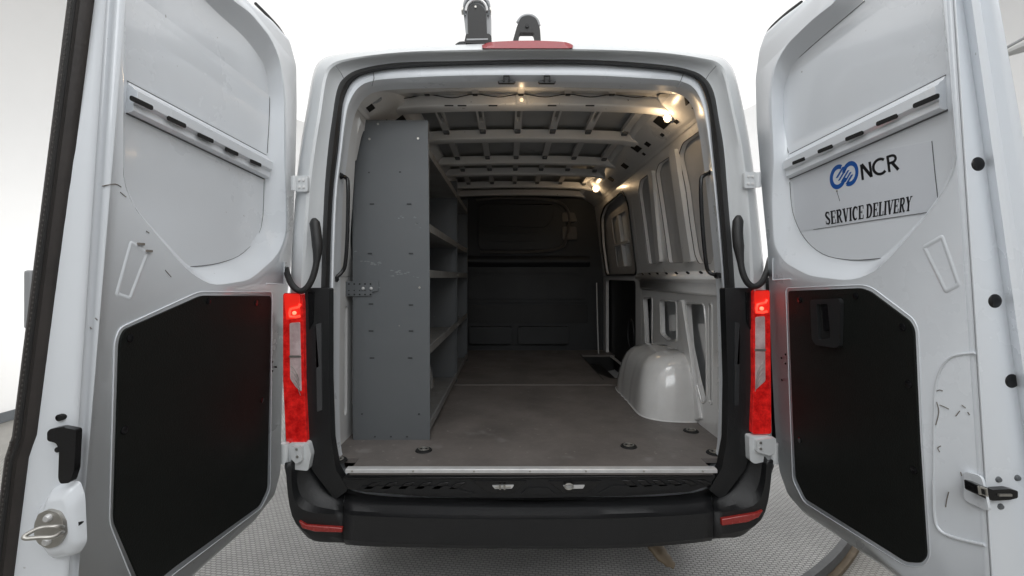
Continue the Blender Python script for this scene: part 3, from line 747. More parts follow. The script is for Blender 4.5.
bm = BM(); add_tube(bm, [P(x, y, YB-.03) for x, y in catmull([(476,200),(500,198),(540,199),(562,204),(569,216),(567,235),(560,248),(530,252),(480,252)], 4)], .016, 8); finish('moulded_rim', bm, M_bulk2, bk, smooth=True)
bpl('lower_recess', [(468,305),(588,305),(588,323),(468,323)], -.004, .02, M_well)
for q in ([(470,326),(512,326),(512,343),(470,343)], [(518,326),(568,326),(568,343),(518,343)]): bpl('lower_cover', q, -.08, .03, M_bulk)
bm = BM()
for x in (507, 522): add_box(bm, P(x, 263, YB-.02), (.02, .02, .012))
finish('bulkhead_bolt', bm, M_steel, bk)

# ---- grab handles at the aperture
for L in (True, False):
    pts = [(339,175),(346,178),(348,186),(347.5,230),(345.5,262),(342,272),(334,279)] if L else [(713.5,171.5),(704,175.5),(700.8,184),(702.5,225),(706,262),(709.5,272.5),(719,275.5)]
    Yk = [1.965, 2.0, 2.0, 2.0, 2.0, 2.0, 1.965]
    bm = BM(); add_tube(bm, [P(*p) for p in catmull([(x, y, yy) for (x, y), yy in zip(pts, Yk)], 5)], .0085, 10)
    g = finish('grab_handle', bm, M_gloss, van, smooth=True)
    for p in (pts[0], pts[-1]):
        bm = BM(); c = P(p[0], p[1], 1.96); add_tube(bm, [c+Vector((0, -.006, 0)), c+Vector((0, .02, 0))], [.012, .015], 12); finish('handle_mount', bm, M_gloss, g, smooth=True)

# ------------------------------------------------------------------ rear doors
class Door:
    def __init__(s, a, b, sgn, nscale, near):
        s.a, s.b, s.g, s.ns, s.near = a, b, sgn, nscale, near
    def f(s, Y, h, n): return V(s.a+s.b*h+s.g*n, Y, h)
    def px(s, px, py, n=0.):
        dx, dz = (px-CX)/F, (CY-py)/F; Y = (s.a+s.g*n)/(dx-s.b*dz); return (Y, dz*Y)
    def pts(s, L, n=0.): return [s.px(p[1], p[2], n) if p[0] == 'p' else (s.px(*p, n) if len(p) == 2 else (p[1], p[2])) for p in L]
def W(Y, h): return ('w', Y, h)

def make_door(D, label, sil, recess, floor_, near, outer_n, edges, sealprof):
    root_n = 'rear_door'
    S = fillet(D.pts(sil, -.018), .02, 3)
    R_ = fillet(D.pts(recess), .05, 5); Fl = fillet(D.pts(floor_, -.05), .04, 5)
    S1 = inset(S, .022)
    bm = BM()
    no = lambda h: outer_n(h)
    lim = near+.025 if D is not DL else near+.003
    cl = lambda a: max(a, lim)
    rows = [[D.f(cl(a), b, no(b)) for a, b in S], [D.f(cl(a), b, -.032) for a, b in S], [D.f(cl(a), b, -.018) for a, b in inset(S, .003)], [D.f(a, b, -.005) for a, b in inset(S, .012)], [D.f(a, b, 0) for a, b in S1]]
    add_loft(bm, rows, True, True, False)
    # inner face with recess
    add_plate(bm, S1, [R_], D.f, 0, -.004)
    n = 96
    ra, rb = resample(R_, n), resample(Fl, n)
    # align start points
    best = min(range(n), key=lambda k: sum((Vector(ra[i])-Vector(rb[(i+k) % n])).length_squared for i in range(0, n, 4)))
    rb = rb[best:]+rb[:best]
    rw = []
    for t, nn in ((0, 0), (.08, -.004), (.3, -.018), (.7, -.040), (.93, -.049), (1, -.05)):
        rw.append([D.f(p[0]*(1-t)+q[0]*t, p[1]*(1-t)+q[1]*t, nn) for p, q in zip(ra, rb)])
    add_loft(bm, rw, True)
    tri = geometry.tessellate_polygon([[Vector((p[0], p[1], 0)) for p in rb]]); vv = [bm.verts.new(D.f(p[0], p[1], -.05)) for p in rb]
    for t in tri:
        try: bm.faces.new([vv[i] for i in t])
        except ValueError: pass
    bmesh.ops.remove_doubles(bm, verts=bm.verts, dist=.0002)
    dr = finish(root_n, bm, M_paint, van, smooth=True); dr['label'] = label
    # window seam
    for sl in sealprof:
        bm = BM(); q = catmull(D.pts(sl, -.05), 4); add_tube(bm, [D.f(a, b, -.0492) for a, b in q], .0013, 5, caps=False); finish('panel_seam', bm, M_line, dr)
    # free edge: stepped end face
    hs = [-.98+i*(.93+.98)/24 for i in range(25)]
    bm = BM(); add_loft(bm, [[D.f(e[0], h, e[1](h)) for h in hs] for e in edges], False)
    ed = finish('door_edge', bm, M_paint, dr, smooth=True); md = ed.modifiers.new('t', 'SOLIDIFY'); md.thickness = .002
    return dr, S, ed
# --- left
DL = Door(-.957, .065, 1, 1, 1.02)
silL = [(247,0),(269,17.5),(287,38),(294.5,66),(295,109),(294,156),(291,250),(285,300),(280.5,396),(279,470),(272,497),(250,525),(200,569),W(1.02,-.985),W(1.02,.952)]
recL = [(232,0),(250,12),(271,38),(280,60),(284,94),(284,156),(286,200),(286,236),(277,256),(250,280),(212,286),(187,271),(134,208),(123,182),(124,20),W(1.08,.885),W(1.35,.905)]
flL = [(197,0),(244,44),(265,70),(270,100),(268,153),(265,190),(261,227),(244,252),(219,263),(190,268),(136,209),(125,182),(126,20),W(1.125,.84),W(1.32,.855)]
eL = [(1.022, lambda h: .001), (1.014, lambda h: -.010), (1.004, lambda h: -.024+.01*h), (.998, lambda h: -.05+.06*h), (.998, lambda h: -.088+.055*h)]
doorL, SL, edL = make_door(DL, 'left rear door seen from inside, plain white panel', silL, recL, flL, 1.02, lambda h: -.09+.055*h, eL, [[(197,0),(244,44),(264,68),(269.5,98),(267,153)], [(264,180),(261,227),(244,252),(219,263),(188,267)]])
# --- right
DR = Door(1.08, -.065, -1, 1, 1.05)
silR = [(805,0),(785,15),(768,30.5),(761,50),(757,80),(758,125),(760,150),(764,200),(769,251),(771,300),(773,360),(776,419),(777.5,440),(781,471),(790,496),(807,516),(895.5,576),W(1.045,-.90),W(1.045,.97),W(1.50,.97)]
recR = [(838,0),(815,17),(787,44),(775,65),(771,92),(774,160),(772,200),(774,245),(784,262),(809,276),(851,281),(878,271),(907,238),(936,205),(958,168),(953,110),(948,50),(943,0),W(1.08,.89),W(1.36,.93)]
flR = [(865,1.4),(811,47),(791,67),(784,86),(783,122),(789,153),(790,182),(793,212),(804,237),(823,254),(851,260),(876,262),(900,240),(932,206),(953,168),(950,110),(945,50),(940,0),W(1.10,.84),W(1.33,.85)]
eR = [(1.047, lambda h: .001), (1.056, lambda h: -.005), (1.062, lambda h: -.011), (1.062, lambda h: -.083+.075*h), (1.045, lambda h: -.077+.075*h), (1.03, lambda h: -.068+.075*h), (1.03, lambda h: -.080+.075*h),
      (1.054, lambda h: -.096+.08*h), (1.056, lambda h: -.125+.09*h), (1.045, lambda h: -.140+.10*h), (1.03, lambda h: -.155+.115*h)]
doorR, SR, edR = make_door(DR, 'right rear door seen from inside, lettered white panel', silR, recR, flR, 1.05, lambda h: -.150+.11*h, eR, [[(865,1),(811,47),(791,67),(783.5,86),(783,122),(788.6,153)], [(790,182),(793,212),(804,237),(823,254),(851,260),(884,258)]])

def dplate(D, dr, name, pts, n0, n1, m, r=.0, bevel=.0, holes=(), pn=0.):
    w = D.pts(pts, pn)
    if r: w = fillet(w, r, 5)
    bm = BM(); add_plate(bm, w, [fillet(D.pts(h, pn), r) if r else D.pts(h, pn) for h in holes], D.f, n0, n1)
    return finish(name, bm, m, dr, bevel=bevel)
# slotted reinforcement bars with groove and shadow lines
def bar(D, dr, topE, mid0, mid1, bot, slots, hw, hh):
    (a0, a1) = topE
    # bar body: loft along its length of a raised profile (h offsets) between two points
    def P2(p): return D.px(p[0], p[1], -.05)
    A, B = P2(mid0), P2(mid1); Ct, Dt = P2(a0), P2(a1); Eb, Fb = P2(bot[0]), P2(bot[1])
    def lerp(p, q, t): return (p[0]+(q[0]-p[0])*t, p[1]+(q[1]-p[1])*t)
    rows = []
    for t in [i/12 for i in range(13)]:
        T, Mp, Bp = lerp(Ct, Dt, t), lerp(A, B, t), lerp(Eb, Fb, t)
        H = T[1]-Bp[1]; y = Mp[0]
        prof = [(0, -.050), (.02, -.0485), (.10, -.046), (.17, -.036), (.26, -.030), (.30, -.022), (.62, -.022), (.70, -.032), (.92, -.030), (.975, -.036), (1.0, -.052)]
        rows.append([D.f(y, T[1]-H*k, n) for k, n in prof])
    bm = BM(); add_loft(bm, rows, True, True, True); br = finish('stiffener_bar', bm, M_paint, dr, bevel=.0025)
    for p, q in ((Ct, Dt), (Eb, Fb)):
        bm = BM(); add_tube(bm, [D.f(p[0], p[1]+.0, -.049), D.f(q[0], q[1], -.049)], .0014 if p is Ct else .0028, 6); finish('bar_groove_shadow', bm, M_line, dr)  # upper line marks the groove, thicker lower one paints the bar's shadow
    for s in slots:
        c = D.px(s[0], s[1], -.022)
        bm = BM(); w = .036; hh_ = .0062
        add_plate(bm, fillet(rect(c[0]-w, c[0]+w, c[1]-hh_, c[1]+hh_), .006, 4), [], D.f, -.024, -.0213); finish('bar_slot', bm, M_hole, dr)
bar(DL, doorL, ((127,81),(266,155)), (127,91), (266,161), ((126,113),(264,179)), [(142,103),(177,122),(206,138),(232,151.6),(256,163)], .03, .01)
bar(DR, doorR, ((946,75),(790,154)), (946,88), (790,160), ((948,110),(790,179)), [(925.5,101),(886.5,120),(854,136),(825,149),(798.5,161)], .03, .01)
# black trim boards
tL = dplate(DL, doorL, 'trim_board', [(270,296),(200,295.5),(122,330),(118,342),(112.5,521),W(1.245,-.87),W(1.36,-.875),(258,506),(266,489),(268,396)], -.001, .006, M_trim, .02, .003)
tR = dplate(DR, doorR, 'trim_board', [(789.5,291),(862,288),(871,291),(911,321),(915.5,330),(920.5,440),(928,556),(922,563),(908,562),(807,499),(797,478),(794,416)], -.001, .006, M_trim, .014, .003)
# pressed groove round the boards
for D, dr, pl in ((DL, doorL, [(272,292),(198,292),(119,328),(114,342),(109,523),W(1.24,-.895),W(1.37,-.90),(261,508),(270,490),(271,396)]), (DR, doorR, [(786,288),(863,285),(873,288),(914,319),(918.5,329),(923.5,440),(931,558),(923,567),(906,566),(804,502),(793,480),(790.5,416)])):
    w = fillet(D.pts(pl), .022, 5); bm = BM(); add_tube(bm, [D.f(a, b, .001) for a, b in w+[w[0]]], .0015, 8, caps=False); finish('pressed_bead', bm, M_paint, dr, smooth=True)
# fixings of the boards
for D, dr, L in ((DL, doorL, [(208,301),(130,338),(256,303),(124,430),(262,400)]), (DR, doorR, [(856,296),(903,327),(909,384),(800,300),(800,440),(914,470)])):
    for x, y in L:
        c = D.px(x, y, .006); bm = BM(); add_tube(bm, [D.f(c[0], c[1], .004), D.f(c[0], c[1], .0085), D.f(c[0], c[1], .0095)], [.011, .0105, .006], 14); finish('trim_clip', bm, M_gloss, dr, smooth=True)
# right door inner handle
M_hand = mat('handle_plastic', (.022, .023, .024), .3, mott=.2)
h1 = dplate(DR, doorR, 'door_handle', [(813.5,300),(842,298.5),(844,302),(843,346),(838,348),(819,345),(815,339)], .005, .018, M_hand, .008, .004, holes=[[(820,304),(831,303.5),(834,338),(822,340)]], pn=.006)
dplate(DR, doorR, 'handle_cup', [(819,303),(833,302.5),(835,340),(821,341)], .0062, .0075, M_hole, pn=.006)
dplate(DR, doorR, 'handle_lever', [(824,306),(831,305.5),(833.5,330),(826,331)], .007, .014, M_gloss, .004, .002, pn=.006)
# embossed marks
for D, dr, pl in ((DL, doorL, [(130,239),(150,252),(131,302),(114,296)]), (DR, doorR, [(921,246),(943.5,233),(962,286),(945,295)])):
    w = fillet(D.pts(pl), .012); wi = inset(w, .010)
    bm = BM(); add_loft(bm, [[D.f(a, b, -.0005) for a, b in w], [D.f(a, b, .0016) for a, b in inset(w, .004)], [D.f(a, b, .0016) for a, b in inset(w, .008)], [D.f(a, b, -.0005) for a, b in inset(w, .014)]], True); finish('embossed_frame', bm, M_paint, dr, smooth=True)
bm = BM()
for x, y in ((140,244),(148,251)): c = DL.px(x, y); add_box(bm, DL.f(c[0], c[1], .002), (.006, .02, .006))
finish('drain_mark', bm, M_scuff, doorL)
for D, dr, L in ((DL, doorL, [(272.5,362),(276,367),(272.5,371)]), (DR, doorR, [(785.5,354.5),(781.5,358),(785.5,363.5),(782,380)])):
    bm = BM()
    for x, y in L: c = D.px(x, y); add_cyl(bm, D.f(c[0], c[1], -.002), D.f(c[0], c[1], .0012), .0045, 12)
    finish('drain_hole', bm, M_hole, dr)
for D, dr, pl in ((DL, doorL, [(266,284),(272,284),(284,284),(284,262)]), (DR, doorR, [(773,258),(773,280),(791,279)])):
    w = D.pts(pl); bm = BM(); add_tube(bm, [D.f(a, b, .0) for a, b in w], .0028, 6); finish('corner_bead', bm, M_paint, dr, smooth=True)
# left door rubber edge
bm = BM(); pts = []
hs = [-.99+i*1.97/40 for i in range(41)]
rows = []
for h in hs:
    n0 = -.042+.062*h-(.010 if h < -.35 else 0); wd = .056
    rows.append([DL.f(1.000-.022*math.sin(PI*k/8)**.7+.006*(k in (3, 4)), h, n0-wd*k/8) for k in range(9)])
add_loft(bm, rows, False); es = finish('edge_rubber', bm, M_sealb, doorL, smooth=True); es.modifiers.new('t', 'SOLIDIFY').thickness = .004
bm = BM(); add_tube(bm, [DL.f(.974, h, -.060+.062*h-(.010 if h < -.35 else 0)) for h in hs], .0035, 6); finish('rubber_bead', bm, M_seal, doorL, smooth=True)
bm = BM()
for i in range(150):
    h = -.75+i*.0112; add_box(bm, DL.f(.9745, h, -.0665+.062*h-(.010 if h < -.35 else 0)), (.003, .003, .004))
finish('rubber_stitching', bm, M_bulk2, doorL)['kind'] = 'stuff'
bm = BM(); add_box(bm, DL.f(1.01, -.05, -.105), (.02, .03, .13)); finish('edge_buffer', bm, M_greyp, doorL, bevel=.005)
# upper outer corner seals seen against the wall
for D, dr, pl in ((DL, doorL, [(255.5,3.5),(268.5,16.5),(279.5,29),(288,43)]), (DR, doorR, [(801.5,2),(784.5,15),(768.5,31),(763,47)])):
    w = D.pts(pl, -.03); bm = BM(); add_tube(bm, [D.f(a, b, -.03) for a, b in catmull(w, 4)], .0055, 8); finish('corner_seal', bm, M_seal, dr, smooth=True)
# left door lock: pocket, catch plate, loop, black stay bracket
def EP(px, py, Y): return P(px, py, Y)
bm = BM(); w = [(45,491),(68,487),(73,502),(75,548),(68,560),(46,564),(41,555),(32,547),(32,510),(40,504)]
q = [((x-CX)/F*.985, (CY-y)/F*.985) for x, y in w]; q = fillet(q, .01)
qc = (sum(p[0] for p in q)/len(q), sum(p[1] for p in q)/len(q))
def qs(k, Y, dx=0): return [V(qc[0]+(a-qc[0])*k+dx, Y, qc[1]+(b-qc[1])*k) for a, b in q]
add_loft(bm, [qs(.66, .984), qs(.72, .985), qs(.86, .991), qs(.97, .999), qs(1.03, 1.012)], True, True, False)
lk = finish('latch_housing', bm, M_paint, doorL, smooth=True)
pl = [(34,524),(38,514),(47,510),(58,513),(63,522),(64,536),(58,546),(48,549),(38,544),(34,536)]
pix_plate('catch_plate', pl, .976, .01, M_steel, doorL, r=.006, bevel=.003)
bm = BM(); add_tube(bm, [P(*p) for p in catmull([(63,527,.978),(57,526.5,.964),(42,527.5,.955),(33,531,.945),(24,536.5,.932),(27,538.5,.932),(40,537.5,.94),(53,537,.95),(60,533,.964),(63,532,.978)], 4)], .0042, 10); finish('catch_loop', bm, M_steel, doorL, smooth=True)
bm = BM()
for x, y in ((47,518.5),(46,542)):
    c = P(x, y, .972); add_tube(bm, [c+Vector((0, .004, 0)), c, c+Vector((0, -.004, 0))], [.0085, .0085, .006], 12)
finish('catch_screw', bm, M_alu, doorL, smooth=True)
pix_plate('stay_bracket', [(47,432),(50,429),(60,427),(76,430),(74,470),(70,483),(60,484),(58,478),(59,450),(56,443),(47,441)], .985, .015, M_gloss, doorL, r=.006, bevel=.004)
bm = BM()
for x, y, r in ((58.5,418,.0075), (57,450,.006), (56.5,418,.003), (77.5,524,.005)):
    c = P(x, y, .9975); add_cyl(bm, c, c+Vector((0, .012, 0)), r, 14)
finish('edge_hole', bm, M_hole, doorL)
# right door edge: plugs, latch, bolts
bm = BM()
for x, y in ((978,164),(995,301),(1012,381)):
    c = P(x, y, 1.0605); add_tube(bm, [c+Vector((0, .012, 0)), c, c+Vector((0, -.0015, 0))], [.0165, .0165, .0145], 24)
    finish('edge_plug', bm, M_gloss, doorR, smooth=True); bm = BM()
bm.free()
lt = pix_plate('door_latch', [(977,485),(986,487),(993,490),(1010,489),(1018,491),(1018,498),(1010,500),(993,501),(984,498),(978,495)], 1.045, .03, M_gloss, doorR, r=.004, bevel=.003)
bm = BM(); add_tube(bm, [P(979,486.5,1.040), P(986,489,1.038), P(987,496,1.038), P(980,494,1.040), P(979,486.5,1.040)], .003, 8); add_box(bm, P(1005,495,1.043), (.03, .004, .005)); finish('latch_jaw', bm, M_steel, doorR)
bm = BM()
for x, y in ((998.5,479.5),(1017.5,478),(1000.5,506.5)):
    c = P(x, y, 1.060); add_tube(bm, [c+Vector((0, .012, 0)), c, c+Vector((0, -.004, 0))], [.0075, .0075, .005], 12)
finish('latch_bolt', bm, M_shelf, doorR, smooth=True)
# latch pocket on the right door's inner face and the large pressed outline
def bead(D, dr, pl, r=.0035, n=0., m=None, name='pressed_bead', closed=False):
    w = D.pts(pl); w = catmull(w, 4, closed)
    if closed: w = w+[w[0]]
    bm = BM(); add_tube(bm, [D.f(a, b, n) for a, b in w], r, 8); finish(name, bm, m or M_paint, dr, smooth=True)
dplate(DR, doorR, 'latch_pocket', [(966,471),(984,476),(992,512),(966,500)], -.0005, .006, M_paint, .012, .005)
bead(DR, doorR, [(934,540-60),(935,400),(940,372),(952,357),(975,353)], .003); bead(DR, doorR, [(934,480),(935,515),(940,530),(955,538),(985,545)], .004)
# scuffs
def scuff(D, dr, lines, r=.0011):
    bm = BM()
    for l in lines:
        w = D.pts(l); add_tube(bm, [D.f(a, b, .0006) for a, b in catmull(w, 3)], r, 5)
    finish('scuff_mark', bm, M_scuff, dr)
scuff(DR, doorR, [[(937,391),(940,390),(943,391)], [(940,405),(945,407),(949,409)], [(937,402),(939,412),(936,425)], [(935,425),(934,440)], [(956,416),(960,411)], [(962,405),(966,408)], [(946,507),(947,500),(949,492)], [(961,472),(962,476)], [(968,412),(970,415)], [(940,452),(938,448),(941,446)]])
scuff(DL, doorL, [[(102,186),(115,184),(121,187)], [(120,192),(126,197)], [(95,318),(97,320)], [(90,327),(91,329)], [(165,270),(171,277)], [(146,231),(149,233)]])
bead(DR, doorR, [(797,477),(800,484)], .0014, .0, M_scuff, 'scuff_mark')

# ---- lettering on the right door
NR = -.0485
def bil(q, s, t):   # q = TL, TR, BL, BR in picture measures; s across, t up
    tl, tr, bl, brr = q
    x = (bl[0]*(1-s)+brr[0]*s)*(1-t)+(tl[0]*(1-s)+tr[0]*s)*t; y = (bl[1]*(1-s)+brr[1]*s)*(1-t)+(tl[1]*(1-s)+tr[1]*s)*t
    return DR.px(x, y, NR)
def poly3(bm, pts2, n=NR):
    vs = [bm.verts.new(DR.f(a, b, n)) for a, b in pts2]; v2 = [bm.verts.new(DR.f(a, b, n-.0008)) for a, b in pts2]
    tri = geometry.tessellate_polygon([[Vector((p[0], p[1], 0)) for p in pts2]])
    for t in tri:
        try: bm.faces.new([vs[i] for i in t]); bm.faces.new([v2[i] for i in t])
        except ValueError: pass
    k = len(vs)
    for i in range(k):
        try: bm.faces.new((vs[i], vs[(i+1) % k], v2[(i+1) % k], v2[i]))
        except ValueError: pass
def stroke(pts, w):
    """ribbon polygon round a glyph polyline; w a width or (w0, w1)"""
    L_, R2_ = [], []; n = len(pts)
    for i, p in enumerate(pts):
        a, b = pts[max(i-1, 0)], pts[min(i+1, n-1)]; d = Vector((b[0]-a[0], b[1]-a[1])); d = d.normalized() if d.length else Vector((1, 0))
        ww = (w if not isinstance(w, (list, tuple)) else w[0]+(w[1]-w[0])*math.sin(PI*i/(n-1)))*.5
        nx, ny = -d.y*ww, d.x*ww
        L_.append((p[0]+nx, p[1]+ny)); R2_.append((p[0]-nx, p[1]-ny))
    return L_+R2_[::-1]
def arcp(cx, cy, rx, ry, a0, a1, n=12): return [(cx+rx*math.cos(math.radians(a0+(a1-a0)*i/n)), cy+ry*math.sin(math.radians(a0+(a1-a0)*i/n))) for i in range(n+1)]
T_, t_ = .20, .075   # thick, thin
def serif(x, y, w=.34): return ([(x-w/2, y), (x+w/2, y)], .07)
G = {  # bold serif capitals, unit height, widths given
 'S': (.62, [(arcp(.30, .74, .19, .21, 40, 180, 8)+[(.20, .60), (.42, .42)]+arcp(.32, .26, .20, .21, 30, -150, 8), (.08, .19)), ([(.50, .98), (.50, .72)], .05), ([(.08, .04), (.08, .30)], .05)]),
 'E': (.68, [([(.18, 0), (.18, 1)], T_), ([(.02, .97), (.60, .97)], t_), ([(.02, .03), (.62, .03)], t_), ([(.2, .51), (.46, .51)], t_), ([(.60, .98), (.60, .74)], .06), ([(.62, .02), (.62, .30)], .06), ([(.46, .62), (.46, .40)], .05)]),
 'R': (.76, [([(.18, 0), (.18, 1)], T_), ([(.02, .97), (.34, .97)]+arcp(.36, .74, .20, .23, 90, -90, 10)+[(.2, .51)], (t_, .17)), (serif(.18, .03)), ([(.36, .52), (.58, .06), (.72, .03)], .16)]),
 'V': (.74, [([(.14, 1), (.38, .0)], T_), ([(.38, 0), (.62, 1)], t_), (serif(.14, .97)), (serif(.62, .97, .26))]),
 'I': (.36, [([(.18, 0), (.18, 1)], T_), (serif(.18, .97)), (serif(.18, .03))]),
 'C': (.70, [(arcp(.38, .5, .27, .46, 50, 310, 16), (.07, .22)), ([(.60, .98), (.60, .70)], .06)]),
 'D': (.78, [([(.18, 0), (.18, 1)], T_), ([(.02, .97), (.30, .97)]+arcp(.30, .50, .34, .47, 85, -85, 14)+[(.02, .03)], (t_, .22))]),
 'L': (.62, [([(.18, 0), (.18, 1)], T_), (serif(.18, .97)), ([(.02, .03), (.56, .03)], t_), ([(.57, .02), (.57, .32)], .06)]),
 'Y': (.72, [([(.12, 1), (.36, .48)], T_), ([(.36, .48), (.60, 1)], t_), ([(.36, .5), (.36, 0)], T_), (serif(.12, .97, .30)), (serif(.60, .97, .26)), (serif(.36, .03))]),
 ' ': (.22, [])}
def text_to(bm, s, quad, track=.04):
    tot = sum(G[c][0]+track for c in s); x = 0
    for c in s:
        for pl, w in G[c][1]:
            poly3(bm, [bil(quad, (x+p[0])/tot, p[1]) for p in stroke(pl, w)])
        x += G[c][0]+track
film = dplate(DR, doorR, 'decal_film', [(792,168),(932,141),(938.5,203),(937.5,210.5),(813.6,229.5),(800,231.5),(796,221)], -.0505, -.0492, M_decal, 0, 0, pn=-.05)
bm = BM(); text_to(bm, 'SERVICE DELIVERY', ((824.6,212.2),(912.5,196.0),(825.6,225.0),(911.0,210.6))); finish('service_delivery_lettering', bm, M_black, doorR)
nq = ((859.6,165.0),(896.0,153.2),(861.6,179.6),(898.2,169.6))
bm = BM()
for pl, w in (([(.03, -.04), (.04, 1)], .062), ([(.05, 1.0), (.27, .02)], .078), ([(.27, 0), (.27, 1)], .062), (arcp(.53, .5, .185, .47, 48, 312, 16), .068), ([(.76, 0), (.76, 1)], .062), ([(.74, .95), (.86, .95)]+arcp(.87, .74, .10, .21, 90, -90, 8)+[(.76, .53)], .062), ([(.86, .52), (1.0, 0)], .075)):
    # widths are in line with the wider unit: scale vertical thickness
    poly3(bm, [bil(nq, p[0], p[1]) for p in stroke([(a, b*.42) for a, b in pl], w)] if False else [bil(nq, p[0], p[1]/.42) for p in stroke([(a, b*.42) for a, b in pl], w)])
finish('ncr_lettering', bm, M_black, doorR)
# linked-ring emblem
bm = BM()
def ringpoly(cx, cy, rx, ry, a0, a1, w, sh=-.28):
    out, inn = [], []
    for i in range(29):
        a = math.radians(a0+(a1-a0)*i/28)
        for lst, k in ((out, 1), (inn, 1-w)):
            x = rx*k*math.cos(a); y = -(ry*k)*math.sin(a)
            lst.append(DR.px(cx+x, cy+y+sh*x, NR))
    return out+inn[::-1]
poly3(bm, ringpoly(838, 176.8, 8.3, 12.2, 62, 345, .36)); poly3(bm, ringpoly(850, 173.6, 8.3, 12.4, -118, 165, .36))
def qd(a, b, w): 
    poly3(bm, [DR.px(a[0]-w, a[1]+w*.3, NR), DR.px(a[0]+w, a[1]-w*.3, NR), DR.px(b[0]+w, b[1]-w*.3, NR), DR.px(b[0]-w, b[1]+w*.3, NR)])
qd((838.8,180.6), (845.6,169.2), .95); qd((841.6,181.6), (848.4,170.2), .95); qd((844.6,182.2), (850.6,172.0), .95)
qd((836.6,178.0), (843.4,166.6), 1.1); qd((846.5,184.0), (852.0,174.6), 1.1)
finish('ring_emblem', bm, M_blue, doorR)
bm = BM(); 
for pl in ([(932,141),(935,172),(938.5,203)], [(937.5,211),(875,220),(813.6,229.5)], [(836.8,190.8),(840,201)]):
    add_tube(bm, [DR.f(*DR.px(x, y, -.0495), -.0490) for x, y in pl], .0009, 5)
finish('film_edge', bm, M_line, doorR)
scuffb = BM(); c = DR.px(837, 191, NR); add_cyl(scuffb, DR.f(c[0], c[1], NR-.001), DR.f(c[0], c[1], NR+.002), .0025, 8); finish('film_chip', scuffb, M_scuff, doorR)

# ------------------------------------------------------------------ shelving
sh = empty('shelving_unit', (-.58, 3.2, HZ+FH), 'tall grey steel shelving unit along the left side inside the van', 'shelving')
Y0, Y1, Ym = 2.21, 4.28, 3.44; XL, XR = -.762, -.396
def shp(name, pts, Y, th, m, bevel=.002, parent=None, holes=()):
    return pix_plate(name, pts, Y, th, m, parent or sh, 0, bevel, holes)
end = shp('end_panel', [(353,440.5),(353,300),(353.5,200),(355.5,145),(363,120),(428,120.3),(429.8,275),(430,440)], Y0, .004, M_shelf, .0015)
bm = BM()      # folded flanges of the end panel
add_box(bm, V(XR-.003, Y0+.018, -.015), (.004, .03, 1.56)); add_box(bm, V(-.58, Y0+.015, .764), (.30, .03, .004)); finish('panel_flange', bm, M_shelft, end)
bm = BM()
for x, y in ((369,172.5),(400,172),(372,204),(409,204),(370,253.5),(411,253.5),(371,304),(411,305),(371,331),(411,331),(372,358),(410,358),(362,414),(419,414),(375,436.7),(391,436.7),(407,436.7)):
    add_box(bm, P(x, y, Y0-.0015), (.022 if y < 400 and x not in (369, 400) else .008, .003, .006))
finish('panel_slot', bm, mat('slot_dark', (.03, .032, .035), .5), end)
bm = BM()
for x, y in ((369.5,139),(418,138.5),(419.5,287.5),(378,124)):
    c = P(x, y, Y0-.001); add_cyl(bm, c+Vector((0, -.002, 0)), c+Vector((0, .002, 0)), .0055, 10)
finish('panel_rivet', bm, M_steel, end)
# divider frames deeper in
for Yd in (Ym, Y1):
    bm = BM(); add_box(bm, V((XL+XR)/2+.0, Yd, -.03), (XR-XL, .004, 1.53)); add_box(bm, V(XR, Yd-.015, -.03), (.004, .034, 1.54))
    finish('divider_panel', bm, M_shelf, sh)
bm = BM(); add_box(bm, V(XL-.004, (Y0+Y1)/2, -.02), (.004, Y1-Y0, 1.5)); finish('back_panel', bm, M_shelf, sh)
for h in (.60, .225, -.005, -.385, -.77):
    for ya, yb2 in ((Y0+.006, Ym-.006), (Ym+.006, Y1-.006)):
        bm = BM()
        prof = [(XL, .03), (XL, 0), (XR, 0), (XR, -.0), (XR+.003, .036), (XR-.004, .036), (XR-.006, .005), (XL+.003, .005)]
        prof = [(XL, .04), (XL, 0), (XR, 0), (XR, .040), (XR-.010, .040), (XR-.010, .036), (XR-.004, .036), (XR-.004, .004), (XL+.004, .004), (XL+.004, .04)]
        add_loft(bm, [[V(x, y, h+z) for x, z in prof] for y in (ya, yb2)], True, True, True)
        finish('shelf', bm, M_shelft, sh)
bm = BM()
for h in (.62, .245, .015, -.365):
    for y in (Ym-.03, Ym+.04):
        c = V(XR+.001, y, h); add_cyl(bm, c, c+Vector((.005, 0, 0)), .006, 8)
finish('shelf_bolt', bm, M_steel, sh)
# perforated bracket fixing the unit to the body
br = shp('wall_bracket', [(334,282),(378,280.5),(378,291),(372,292),(372,296),(334,296.5)], Y0-.008, .004, M_shelf, .001)
bm = BM()
for i in range(7):
    for y in (284, 290.5, 294.5):
        c = P(338+i*5.4, y, Y0-.0095); add_cyl(bm, c, c+Vector((0, .003, 0)), .0042 if y != 290.5 else .003, 8)
finish('bracket_hole', bm, M_hole, br)
bm = BM()
for x in (363, 371): c = P(x, 288.5, Y0-.01); add_tube(bm, [c+Vector((0, .004, 0)), c, c+Vector((0, -.004, 0))], [.008, .008, .004], 8)
finish('bracket_bolt', bm, M_alu, br)
